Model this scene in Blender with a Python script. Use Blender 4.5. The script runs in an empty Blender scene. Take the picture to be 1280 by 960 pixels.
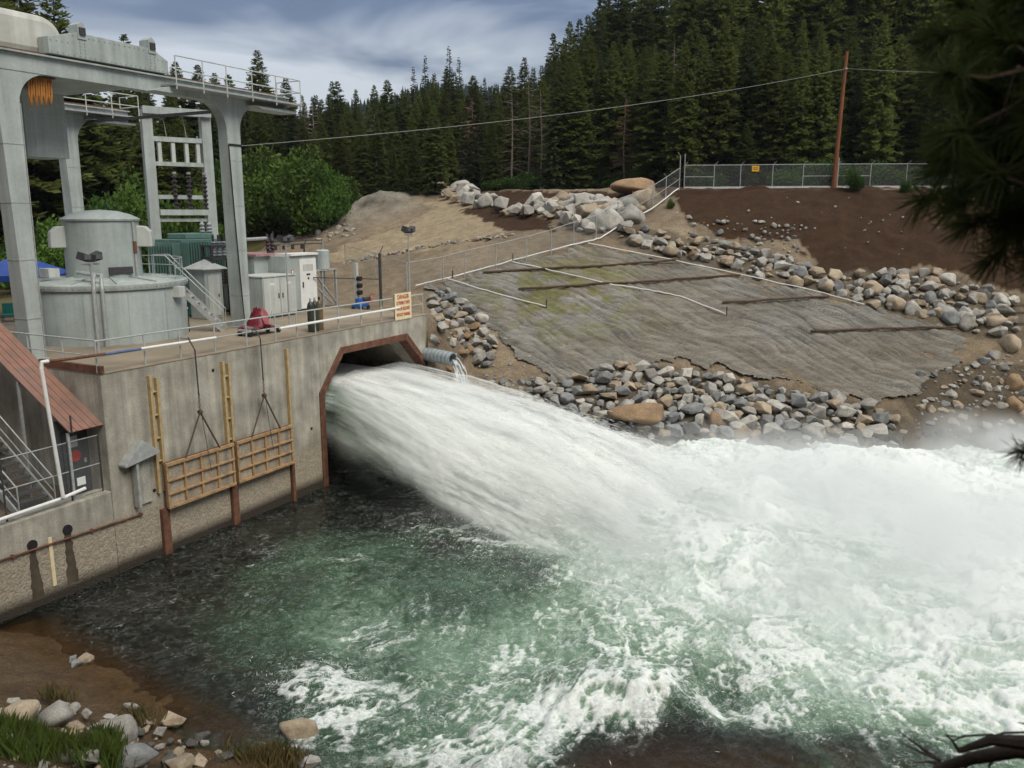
import bpy, bmesh, math, random
import numpy as np
from mathutils import Vector, Matrix, Quaternion
random.seed(7); RNG = np.random.default_rng(11)
S = bpy.context.scene; COL = S.collection
# ------------------------------------------------------------------ camera
PITCH = math.atan(210/1050); FPX = 1050.0; CH = 12.25
cam = bpy.data.cameras.new('camera'); camo = bpy.data.objects.new('camera', cam); COL.objects.link(camo)
cam.sensor_width = 36; cam.lens = FPX/1280*36; cam.clip_end = 6000; cam.clip_start = .1
camo.location = (0, 0, CH); camo.rotation_euler = (math.pi/2-PITCH, 0, 0); S.camera = camo
cam.dof.use_dof = True; cam.dof.focus_distance = 42; cam.dof.aperture_fstop = 1.6
# ------------------------------------------------------------------ sky, sun, exposure
SUN_EL, SUN_AZ = math.radians(50), math.radians(140)     # azimuth clockwise from +Y
w = bpy.data.worlds.new('World'); S.world = w; w.use_nodes = True
nt = w.node_tree; nt.nodes.clear()
def wn(t, **k):
    n = nt.nodes.new(t)
    for a, b in k.items(): setattr(n, a, b)
    return n
sky = wn('ShaderNodeTexSky', sky_type='NISHITA'); sky.sun_disc = False; sky.sun_elevation = SUN_EL; sky.sun_rotation = SUN_AZ
tc = wn('ShaderNodeTexCoord'); sep = wn('ShaderNodeSeparateXYZ'); nt.links.new(tc.outputs['Generated'], sep.inputs[0])
mp = wn('ShaderNodeMapping'); mp.inputs['Scale'].default_value = (2.2, 2.2, 11.0); mp.inputs['Location'].default_value = (.9, .35, .2)
nt.links.new(tc.outputs['Generated'], mp.inputs[0])
nz = wn('ShaderNodeTexNoise'); nz.inputs['Scale'].default_value = 1.0; nz.inputs['Detail'].default_value = 4.5; nz.inputs['Roughness'].default_value = .52; nz.inputs['Distortion'].default_value = .5
nt.links.new(mp.outputs[0], nz.inputs[0])
# pale gap between cloud deck and horizon: a factor of height only
mr = wn('ShaderNodeMapRange'); mr.inputs[1].default_value = .12; mr.inputs[2].default_value = .23; mr.inputs[3].default_value = .27; mr.inputs[4].default_value = -.03
nt.links.new(sep.outputs[2], mr.inputs[0])
ad = wn('ShaderNodeMath', operation='ADD'); nt.links.new(nz.outputs[0], ad.inputs[0]); nt.links.new(mr.outputs[0], ad.inputs[1])
cr = wn('ShaderNodeValToRGB'); e = cr.color_ramp
e.elements[0].position = .36; e.elements[0].color = (.058, .080, .135, 1)
e.elements[1].position = .74; e.elements[1].color = (.40, .43, .47, 1)
x = e.elements.new(.53); x.color = (.085, .115, .18, 1)
nt.links.new(ad.outputs[0], cr.inputs[0])
sm = wn('ShaderNodeVectorMath', operation='SCALE'); sm.inputs['Scale'].default_value = .06; nt.links.new(sky.outputs[0], sm.inputs[0])
mx = wn('ShaderNodeMix', data_type='RGBA'); mx.inputs[0].default_value = .88
nt.links.new(sm.outputs[0], mx.inputs[6]); nt.links.new(cr.outputs[0], mx.inputs[7])
# overcast sky: luminance grows smoothly from horizon to zenith
ze = wn('ShaderNodeMapRange', interpolation_type='SMOOTHSTEP'); ze.inputs[1].default_value = .1; ze.inputs[2].default_value = 1.0; ze.inputs[3].default_value = 1.0; ze.inputs[4].default_value = 5.2; nt.links.new(sep.outputs[2], ze.inputs[0])
bg = wn('ShaderNodeBackground'); nt.links.new(ze.outputs[0], bg.inputs[1]); zc = wn('ShaderNodeMapRange', interpolation_type='SMOOTHSTEP'); zc.inputs[1].default_value = .2; zc.inputs[2].default_value = .8; nt.links.new(sep.outputs[2], zc.inputs[0])
bw = wn('ShaderNodeRGBToBW'); nt.links.new(mx.outputs[2], bw.inputs[0]); mz = wn('ShaderNodeMix', data_type='RGBA'); nt.links.new(zc.outputs[0], mz.inputs[0]); nt.links.new(mx.outputs[2], mz.inputs[6]); nt.links.new(bw.outputs[0], mz.inputs[7])
nt.links.new(mz.outputs[2], bg.inputs[0])
ow = wn('ShaderNodeOutputWorld'); nt.links.new(bg.outputs[0], ow.inputs[0])
sl = bpy.data.lights.new('sun', 'SUN'); sl.energy = 1.9; sl.angle = math.radians(30); sl.color = (1, .94, .82)
so = bpy.data.objects.new('sun', sl); COL.objects.link(so)
sd = Vector((math.sin(SUN_AZ)*math.cos(SUN_EL), math.cos(SUN_AZ)*math.cos(SUN_EL), math.sin(SUN_EL)))
so.rotation_euler = sd.to_track_quat('Z', 'Y').to_euler(); so.location = (20, -10, 40)
vs = S.view_settings; vs.view_transform = 'Standard'; vs.look = 'None'; vs.exposure = .64; vs.gamma = 1
try: vs.use_curve_mapping = False
except Exception: pass
S.render.engine = 'CYCLES'; cy = S.cycles
cy.max_bounces = 6; cy.diffuse_bounces = 3; cy.glossy_bounces = 2; cy.transmission_bounces = 4; cy.transparent_max_bounces = 16; cy.volume_bounces = 3
cy.use_denoising = True; cy.use_adaptive_sampling = True; cy.adaptive_threshold = .02
# ------------------------------------------------------------------ numbers: noise, projection
def hash2(ix, iy, s):
    h = (ix.astype(np.int64)*374761393 + iy.astype(np.int64)*668265263 + s*974634777) & 0xffffffff
    h = ((h ^ (h >> 13))*1274126177) & 0xffffffff
    return ((h ^ (h >> 16)) & 0xffffff)/16777215.0
def vnoise(x, y, s=0):
    ix = np.floor(x); iy = np.floor(y); fx = x-ix; fy = y-iy
    ix = ix.astype(np.int64); iy = iy.astype(np.int64)
    fx = fx*fx*fx*(fx*(fx*6-15)+10); fy = fy*fy*fy*(fy*(fy*6-15)+10)
    a = hash2(ix, iy, s); b = hash2(ix+1, iy, s); c = hash2(ix, iy+1, s); d = hash2(ix+1, iy+1, s)
    return a+(b-a)*fx+(c-a)*fy+(a-b-c+d)*fx*fy
def fbm(x, y, o=4, s=0, g=.5, l=2.03):
    x = np.asarray(x, float); y = np.asarray(y, float); t = 0; a = 1; n = 0
    for i in range(o):
        t = t+a*vnoise(x, y, s+i*17); n += a; a *= g
        x, y = (x*.8-y*.6)*l+13.1, (x*.6+y*.8)*l+7.7
    return t/n
def sst(a, b, x):
    t = np.clip((x-a)/(b-a), 0, 1); return t*t*(3-2*t)
CAMP = np.array([0, 0, CH]); FW = np.array([0, math.cos(PITCH), -math.sin(PITCH)]); UPV = np.array([0, math.sin(PITCH), math.cos(PITCH)])
def ray(u, v): return FW+np.array([(u-640)/FPX, 0, 0])+(480-v)/FPX*UPV
def pz(u, v, z=0.): d = ray(u, v); return CAMP+d*((z-CH)/d[2])
def py(u, v, y): d = ray(u, v); return CAMP+d*(y/d[1])
def topx(P):
    q = np.asarray(P, float)-CAMP; k = q@FW; return 640+FPX*q[..., 0]/k, 480-FPX*(q@UPV)/k
# wall frame: a along the outlet wall, m inward from its face
D = 7.1; A0 = pz(125, 467, D); B0 = pz(535, 392, D); L = float(np.linalg.norm(B0-A0)); TH = math.atan2(B0[1]-A0[1], B0[0]-A0[0])
AV = np.array([math.cos(TH), math.sin(TH), 0]); MV = np.array([-math.sin(TH), math.cos(TH), 0])
def W(a, m, z=D): return np.array([A0[0], A0[1], 0])+AV*a+MV*m+np.array([0, 0, z])
def am_of(X, Y): return (X-A0[0])*AV[0]+(Y-A0[1])*AV[1], (X-A0[0])*MV[0]+(Y-A0[1])*MV[1]
def onw(u, v, m=0.):
    r = ray(u, v); P0 = W(0, m, 0); t = ((P0-CAMP)@MV)/(r@MV); P = CAMP+r*t; return float((P-A0)@AV), float(P[2])
SHX = [-60, -16.6, -15.8, -12.4, -9, -7.9, -5.7, -4, 0, 1.7, 3.7, 9, 12, 20, 60]
SHY = [34, 24.7, 24, 21.9, 19.5, 18.6, 17.2, 16.1, 15.4, 15.4, 15.5, 15.4, 15.2, 14.5, 10]
FE = np.array([-6.3, 56.0]); BE = B0[:2]; FD = (FE-BE)/np.linalg.norm(FE-BE)
def ground(X, Y):
    X = np.asarray(X, float); Y = np.asarray(Y, float)
    a, m = am_of(X, Y)
    bank = .5*(Y-41)
    bank = bank*(1+.15*sst(14, 38, X)*sst(4, 13, bank))-.075*np.maximum(0, X-16)*sst(6, 2, bank)
    bank = bank+np.where(bank < 1.2, -.25*(1.2-bank), 0)
    plat = np.maximum(7.0, 7.45+.2*(X+6.3)+.207*(Y-55.9))
    cap = 14.5+.015*(Y-70)
    plat = np.minimum(plat, np.where(X > -60, cap, cap))
    sx = (X-BE[0])*FD[1]-(Y-BE[1])*FD[0]
    dist = np.maximum(np.maximum(sx, -m*7), 0)
    fill = 7.0-1.0*dist
    h = .35
    far = -np.log(np.exp(-np.minimum(bank, 60)/h)+np.exp(-plat/h))*h
    far = np.where((a > L-.6) | (m > 14), np.maximum(far, np.minimum(fill, plat)), far)
    far = np.where((sx < 0) & (m > .6), plat, far)
    hill = .22*np.maximum(0, Y-96)*sst(0, 60, X-5)+.06*np.maximum(0, Y-105)
    hill = np.minimum(hill, 32)
    far = far+np.where(far > 5, hill, 0)
    d = np.interp(X, SHX, SHY)-Y
    near = np.where(d > 0, .22*d+.0255*d*d, .13*d-.01*d*d)
    z = np.maximum(np.maximum(far, near), -2.5)
    # yard left of the block, behind the low wall
    yard = np.minimum(2.75+.55*np.maximum(0, m-4.5)+.25*np.maximum(0, -a-6), 7.0)
    inb = (m > .58) & (a < .3)
    z = np.where(inb & (m < 60), np.where(m > 14, np.maximum(yard, plat), yard), z)
    ins = (a >= .3) & (a < L-.5) & (m > -.1) & (m < 17.5)
    z = np.where(ins, -2.6, z)
    z = np.where((m > -.1) & (m <= .58) & (a < .3) & (a > -30), np.minimum(z, near-.3), z)
    return z
def gp(u, v, y0=8., y1=140.):
    Y = np.arange(y0, y1, .08); d = ray(u, v); t = Y/d[1]; X = d[0]*t; Z = CH+d[2]*t
    g = ground(X, Y); k = np.argmax(Z <= g)
    if Z[k] > g[k]: k = len(Y)-1
    return np.array([X[k], Y[k], float(g[k])])
# ------------------------------------------------------------------ materials
def M(name, col, rough=.7, metal=0., var=.25, scale=3., col2=None, fine=None, bump=0., bscale=None, stretch=(1, 1, 1), rand=0., streak=0., spec=.4, coord='Object', rust=0., rustc=(.17, .075, .03)):
    m = bpy.data.materials.new(name); m.use_nodes = True; t = m.node_tree; N = t.nodes; Lk = t.links.new
    b = N['Principled BSDF']; b.inputs['Roughness'].default_value = rough; b.inputs['Metallic'].default_value = metal
    b.inputs['Specular IOR Level'].default_value = spec
    tc = N.new('ShaderNodeTexCoord'); mp = N.new('ShaderNodeMapping'); mp.inputs['Scale'].default_value = stretch; Lk(tc.outputs[coord], mp.inputs[0])
    n = N.new('ShaderNodeTexNoise'); n.inputs['Scale'].default_value = scale; n.inputs['Detail'].default_value = 6; n.inputs['Roughness'].default_value = .6; Lk(mp.outputs[0], n.inputs[0])
    r = N.new('ShaderNodeMapRange'); r.inputs[1].default_value = .3; r.inputs[2].default_value = .7; Lk(n.outputs[0], r.inputs[0])
    mx = N.new('ShaderNodeMix'); mx.data_type = 'RGBA'; Lk(r.outputs[0], mx.inputs[0])
    c2 = col2 if col2 else tuple(c*(1-var*1.4) for c in col)
    mx.inputs[6].default_value = (*[min(1, c*(1+var*.5)) for c in col], 1); mx.inputs[7].default_value = (*c2, 1)
    out = mx.outputs[2]
    def mul(sock, fac_sock, lo, hi):
        q = N.new('ShaderNodeMapRange'); q.inputs[1].default_value = .25; q.inputs[2].default_value = .75; q.inputs[3].default_value = lo; q.inputs[4].default_value = hi; Lk(fac_sock, q.inputs[0])
        v = N.new('ShaderNodeVectorMath'); v.operation = 'SCALE'; Lk(sock, v.inputs[0]); Lk(q.outputs[0], v.inputs['Scale']); return v.outputs[0]
    if streak:
        mp2 = N.new('ShaderNodeMapping'); mp2.inputs['Scale'].default_value = (3.5, 3.5, .22); Lk(tc.outputs[coord], mp2.inputs[0])
        n2 = N.new('ShaderNodeTexNoise'); n2.inputs['Scale'].default_value = 1; n2.inputs['Detail'].default_value = 5; Lk(mp2.outputs[0], n2.inputs[0])
        out = mul(out, n2.outputs[0], 1-streak, 1+streak*.4)
    if fine:
        n3 = N.new('ShaderNodeTexNoise'); n3.inputs['Scale'].default_value = fine[0]; n3.inputs['Detail'].default_value = 3; Lk(mp.outputs[0], n3.inputs[0])
        out = mul(out, n3.outputs[0], 1-fine[1], 1+fine[1])
    if rust:
        mp4 = N.new('ShaderNodeMapping'); mp4.inputs['Scale'].default_value = (2.6, 2.6, .35); Lk(tc.outputs[coord], mp4.inputs[0])
        n4 = N.new('ShaderNodeTexNoise'); n4.inputs['Scale'].default_value = 1.7; n4.inputs['Detail'].default_value = 8; n4.inputs['Roughness'].default_value = .7; Lk(mp4.outputs[0], n4.inputs[0])
        q4 = N.new('ShaderNodeMapRange'); q4.inputs[1].default_value = .60; q4.inputs[2].default_value = .74; q4.inputs[4].default_value = rust; Lk(n4.outputs[0], q4.inputs[0])
        m4 = N.new('ShaderNodeMix'); m4.data_type = 'RGBA'; Lk(q4.outputs[0], m4.inputs[0]); Lk(out, m4.inputs[6]); m4.inputs[7].default_value = (*rustc, 1); out = m4.outputs[2]
    if rand:
        oi = N.new('ShaderNodeObjectInfo'); q = N.new('ShaderNodeMapRange'); q.inputs[3].default_value = 1-rand; q.inputs[4].default_value = 1+rand; Lk(oi.outputs['Random'], q.inputs[0])
        v = N.new('ShaderNodeVectorMath'); v.operation = 'SCALE'; Lk(out, v.inputs[0]); Lk(q.outputs[0], v.inputs['Scale']); out = v.outputs[0]
    Lk(out, b.inputs['Base Color'])
    if bump:
        nb = N.new('ShaderNodeTexNoise'); nb.inputs['Scale'].default_value = bscale or scale*6; nb.inputs['Detail'].default_value = 5; Lk(mp.outputs[0], nb.inputs[0])
        bp = N.new('ShaderNodeBump'); bp.inputs['Strength'].default_value = bump; bp.inputs['Distance'].default_value = .03; Lk(nb.outputs[0], bp.inputs['Height']); Lk(bp.outputs[0], b.inputs['Normal'])
    return m
MT = dict(
 paint=M('grey_green_paint', (.40, .45, .44), .5, var=.14, scale=.8, streak=.26, fine=(9, .07), bump=.03, bscale=2, rust=.45),
 paintw=M('pale_paint', (.52, .55, .53), .5, var=.12, scale=1., streak=.2, rust=.3),
 drum=M('drum_paint', (.36, .41, .405), .5, var=.14, scale=.7, streak=.20, fine=(9, .06), rust=.3, bump=.05, bscale=1.5),
 gal=M('galvanised_steel', (.42, .44, .44), .45, .3, var=.2, scale=5),
 rail=M('rail_paint', (.40, .43, .42), .5, var=.2, scale=5),
 dark=M('dark_steel', (.05, .05, .055), .55, var=.3, scale=6),
 black=M('black_rubber', (.015, .015, .017), .6, var=.2),
 rust=M('rusty_steel', (.17, .075, .042), .8, var=.3, scale=4, col2=(.075, .035, .025), streak=.3, bump=.2),
 rustlt=M('rusty_chain', (.10, .065, .05), .8, var=.3, scale=8),
 roof=M('rusty_roof', (.25, .125, .09), .75, var=.3, scale=2, col2=(.20, .13, .11), streak=.2),
 ply=M('weathered_gate_board', (.34, .27, .18), .8, var=.3, scale=2, col2=(.24, .225, .20), streak=.4, fine=(14, .25)),
 plyframe=M('gate_frame_wood', (.38, .25, .125), .8, var=.3, scale=4, col2=(.24, .14, .075), fine=(18, .2)),
 guide=M('ochre_guide_paint', (.40, .32, .17), .7, var=.3, scale=5, col2=(.34, .22, .10)),
 pvc=M('white_pvc', (.74, .75, .74), .4, var=.08, scale=4),
 blue=M('blue_pipe_tape', (.12, .16, .30), .5, var=.2),
 bluet=M('blue_tarp', (.02, .07, .34), .5, var=.2, scale=2),
 bluep=M('blue_paint', (.02, .12, .42), .4, var=.2),
 red=M('red_tarp', (.15, .008, .02), .5, var=.35, scale=4, bump=.4, bscale=6),
 pink=M('faded_red_cloth', (.33, .09, .11), .6, var=.3, scale=5),
 redp=M('red_paint', (.42, .03, .02), .5, var=.2),
 green=M('transformer_green', (.13, .24, .21), .45, var=.12, scale=1.5, streak=.2),
 teal=M('teal_paint', (.02, .18, .16), .45, var=.15),
 cream=M('cream_board', (.72, .62, .40), .6, var=.12, scale=5),
 yellow=M('yellow_sign', (.65, .35, .02), .5, var=.1),
 white=M('white_paint', (.72, .73, .72), .45, var=.08, scale=2),
 pinkroof=M('faded_pink_roof', (.38, .22, .22), .6, var=.2, scale=3),
 glassl=M('lamp_glass', (.10, .10, .11), .15, var=.1),
 porc=M('insulator_porcelain', (.05, .04, .045), .25, var=.2),
 porcg=M('grey_porcelain', (.32, .33, .36), .3, var=.2),
 pole=M('utility_pole_wood', (.21, .075, .028), .85, var=.4, scale=3, stretch=(6, 6, .5), col2=(.11, .04, .02)),
 wire=M('cable', (.13, .13, .13), .5, var=.1),
 wirew=M('pale_cable', (.30, .30, .29), .5, var=.1),
 cyl=M('gas_cylinder_paint', (.035, .045, .035), .4, var=.3, scale=4),
 cylb=M('brown_cylinder_paint', (.15, .10, .05), .45, var=.3, scale=4),
 wattle=M('straw_wattle', (.10, .062, .035), .95, var=.4, scale=6, bump=.6, bscale=30),
 bark=M('bark', (.075, .05, .035), .95, var=.4, scale=4, stretch=(3, 3, .6), bump=.5, bscale=12),
 dead=M('dead_wood', (.20, .16, .13), .95, var=.3, scale=3, rand=.3),
 deadred=M('dead_red_needles', (.17, .065, .03), .95, var=.3, scale=3),
 drift=M('dark_driftwood', (.035, .025, .02), .9, var=.4, scale=5, stretch=(1, 4, 4), bump=.6, bscale=25),
 culv=M('corrugated_pipe', (.36, .42, .45), .4, .4, var=.2, scale=4),
)
def conc_mat(name, base, low=True):
    m = M(name, base, .88, var=.34, scale=.8, streak=.42, fine=(22, .22), bump=.45, bscale=18, rust=.5, rustc=(.17, .13, .085))
    t = m.node_tree; N = t.nodes; Lk = t.links.new; b = N['Principled BSDF']
    src = b.inputs['Base Color'].links[0].from_socket
    geo = N.new('ShaderNodeNewGeometry'); sp = N.new('ShaderNodeSeparateXYZ'); Lk(geo.outputs['Position'], sp.inputs[0])
    n = N.new('ShaderNodeTexNoise'); n.inputs['Scale'].default_value = .8; n.inputs['Detail'].default_value = 5
    a = N.new('ShaderNodeMath'); a.operation = 'MULTIPLY_ADD'; a.inputs[1].default_value = 1.1; Lk(n.outputs[0], a.inputs[0]); Lk(sp.outputs[2], a.inputs[2])
    # scoured aggregate below the high water mark, damp algae line at the water
    r = N.new('ShaderNodeMapRange'); r.inputs[1].default_value = 2.35; r.inputs[2].default_value = 2.75; r.inputs[3].default_value = 1; r.inputs[4].default_value = 0; Lk(a.outputs[0], r.inputs[0])
    vo = N.new('ShaderNodeTexVoronoi'); vo.inputs['Scale'].default_value = 15; tc = N.new('ShaderNodeTexCoord'); Lk(tc.outputs['Object'], vo.inputs[0])
    agg = N.new('ShaderNodeMix'); agg.data_type = 'RGBA'; agg.inputs[6].default_value = (.24, .205, .155, 1); agg.inputs[7].default_value = (.38, .335, .265, 1)
    vc = N.new('ShaderNodeSeparateXYZ'); Lk(vo.outputs['Color'], vc.inputs[0]); Lk(vc.outputs[0], agg.inputs[0])
    m1 = N.new('ShaderNodeMix'); m1.data_type = 'RGBA'; Lk(r.outputs[0], m1.inputs[0]); Lk(src, m1.inputs[6]); Lk(agg.outputs[2], m1.inputs[7])
    r2 = N.new('ShaderNodeMapRange'); r2.inputs[1].default_value = .75; r2.inputs[2].default_value = 1.15; r2.inputs[3].default_value = 1; r2.inputs[4].default_value = 0; Lk(a.outputs[0], r2.inputs[0])
    m2 = N.new('ShaderNodeMix'); m2.data_type = 'RGBA'; Lk(r2.outputs[0], m2.inputs[0]); Lk(m1.outputs[2], m2.inputs[6]); m2.inputs[7].default_value = (.035, .028, .02, 1)
    Lk(m2.outputs[2], b.inputs['Base Color'])
    bp = [q for q in N if q.type == 'BUMP'][0]; mixh = N.new('ShaderNodeMath'); mixh.operation = 'MULTIPLY_ADD'
    h0 = bp.inputs['Height'].links[0].from_socket; mlt = N.new('ShaderNodeMath'); mlt.operation = 'MULTIPLY'; Lk(vo.outputs['Distance'], mlt.inputs[0]); Lk(r.outputs[0], mlt.inputs[1])
    Lk(mlt.outputs[0], mixh.inputs[0]); mixh.inputs[1].default_value = -1.6; Lk(h0, mixh.inputs[2]); Lk(mixh.outputs[0], bp.inputs['Height'])
    return m
MT['conc'] = conc_mat('weathered_concrete', (.42, .40, .34))
MT['deck'] = M('deck_concrete', (.27, .225, .165), .9, var=.25, scale=.5, fine=(20, .12), bump=.15, bscale=14)
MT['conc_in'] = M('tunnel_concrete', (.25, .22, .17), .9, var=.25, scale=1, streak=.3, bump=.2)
def leafmat(name, c, c2, rand=.25, trans=.5, coat=.5):
    m = bpy.data.materials.new(name); m.use_nodes = True; t = m.node_tree; N = t.nodes; Lk = t.links.new; b = N['Principled BSDF']
    b.inputs['Roughness'].default_value = .75; b.inputs['Specular IOR Level'].default_value = .2
    tc = N.new('ShaderNodeTexCoord'); n = N.new('ShaderNodeTexNoise'); n.inputs['Scale'].default_value = coat; n.inputs['Detail'].default_value = 5; Lk(tc.outputs['Object'], n.inputs[0])
    r = N.new('ShaderNodeMapRange'); r.inputs[1].default_value = .35; r.inputs[2].default_value = .65; Lk(n.outputs[0], r.inputs[0])
    mx = N.new('ShaderNodeMix'); mx.data_type = 'RGBA'; Lk(r.outputs[0], mx.inputs[0]); mx.inputs[6].default_value = (*c, 1); mx.inputs[7].default_value = (*c2, 1)
    oi = N.new('ShaderNodeObjectInfo'); hs = N.new('ShaderNodeHueSaturation'); Lk(mx.outputs[2], hs.inputs['Color'])
    q = N.new('ShaderNodeMapRange'); q.inputs[3].default_value = 1-rand; q.inputs[4].default_value = 1+rand; Lk(oi.outputs['Random'], q.inputs[0]); Lk(q.outputs[0], hs.inputs['Value'])
    mul = N.new('ShaderNodeMath'); mul.operation = 'MULTIPLY'; mul.inputs[1].default_value = 7.31; Lk(oi.outputs['Random'], mul.inputs[0]); fr = N.new('ShaderNodeMath'); fr.operation = 'FRACT'; Lk(mul.outputs[0], fr.inputs[0])
    q2 = N.new('ShaderNodeMapRange'); q2.inputs[3].default_value = .485; q2.inputs[4].default_value = .515; Lk(fr.outputs[0], q2.inputs[0]); Lk(q2.outputs[0], hs.inputs['Hue'])
    Lk(hs.outputs[0], b.inputs['Base Color'])
    tr = N.new('ShaderNodeBsdfTranslucent'); Lk(hs.outputs[0], tr.inputs[0]); ms = N.new('ShaderNodeMixShader'); ms.inputs[0].default_value = trans
    Lk(b.outputs[0], ms.inputs[1]); Lk(tr.outputs[0], ms.inputs[2]); Lk(ms.outputs[0], N['Material Output'].inputs[0])
    return m
MT['needle'] = leafmat('conifer_needles', (.12, .145, .040), (.075, .095, .028), .3, coat=.35)
MT['needley'] = leafmat('young_pine_needles', (.15, .18, .045), (.085, .11, .03), .3, coat=.35)
MT['needled'] = leafmat('dark_fir_needles', (.085, .108, .042), (.048, .066, .027), .3, coat=.35)
MT['ridge'] = leafmat('haze_tinted_ridge_needles', (.035, .058, .055), (.022, .040, .042), .3)  # blue haze of the distant air is put into this needle colour
MT['pine'] = leafmat('ponderosa_needles', (.060, .088, .024), (.03, .046, .014), .2, coat=2)
MT['leaf'] = leafmat('willow_leaves', (.085, .155, .024), (.032, .068, .012), .25, .3, coat=.9)
MT['leafd'] = leafmat('alder_leaves', (.055, .110, .020), (.022, .050, .011), .2, .3, coat=.9)
MT['grass'] = leafmat('green_grass', (.12, .19, .035), (.09, .12, .03), .1, .3, coat=3)
MT['drygrass'] = leafmat('dry_grass', (.24, .19, .075), (.13, .13, .05), .1, .3, coat=3)
def fence_mat():
    m = bpy.data.materials.new('chain_link'); m.use_nodes = True; t = m.node_tree; N = t.nodes; b = N['Principled BSDF']
    b.inputs['Base Color'].default_value = (.36, .38, .38, 1); b.inputs['Metallic'].default_value = .3; b.inputs['Roughness'].default_value = .5
    tr = N.new('ShaderNodeBsdfTransparent'); ms = N.new('ShaderNodeMixShader')
    tc = N.new('ShaderNodeTexCoord'); n = N.new('ShaderNodeTexNoise'); n.inputs['Scale'].default_value = 30; t.links.new(tc.outputs['Object'], n.inputs[0])
    r = N.new('ShaderNodeMapRange'); r.inputs[1].default_value = .3; r.inputs[2].default_value = .7; r.inputs[3].default_value = .02; r.inputs[4].default_value = .20; t.links.new(n.outputs[0], r.inputs[0])
    t.links.new(r.outputs[0], ms.inputs[0]); t.links.new(tr.outputs[0], ms.inputs[1]); t.links.new(b.outputs[0], ms.inputs[2]); t.links.new(ms.outputs[0], N['Material Output'].inputs[0])
    return m
MT['link'] = fence_mat()
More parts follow.
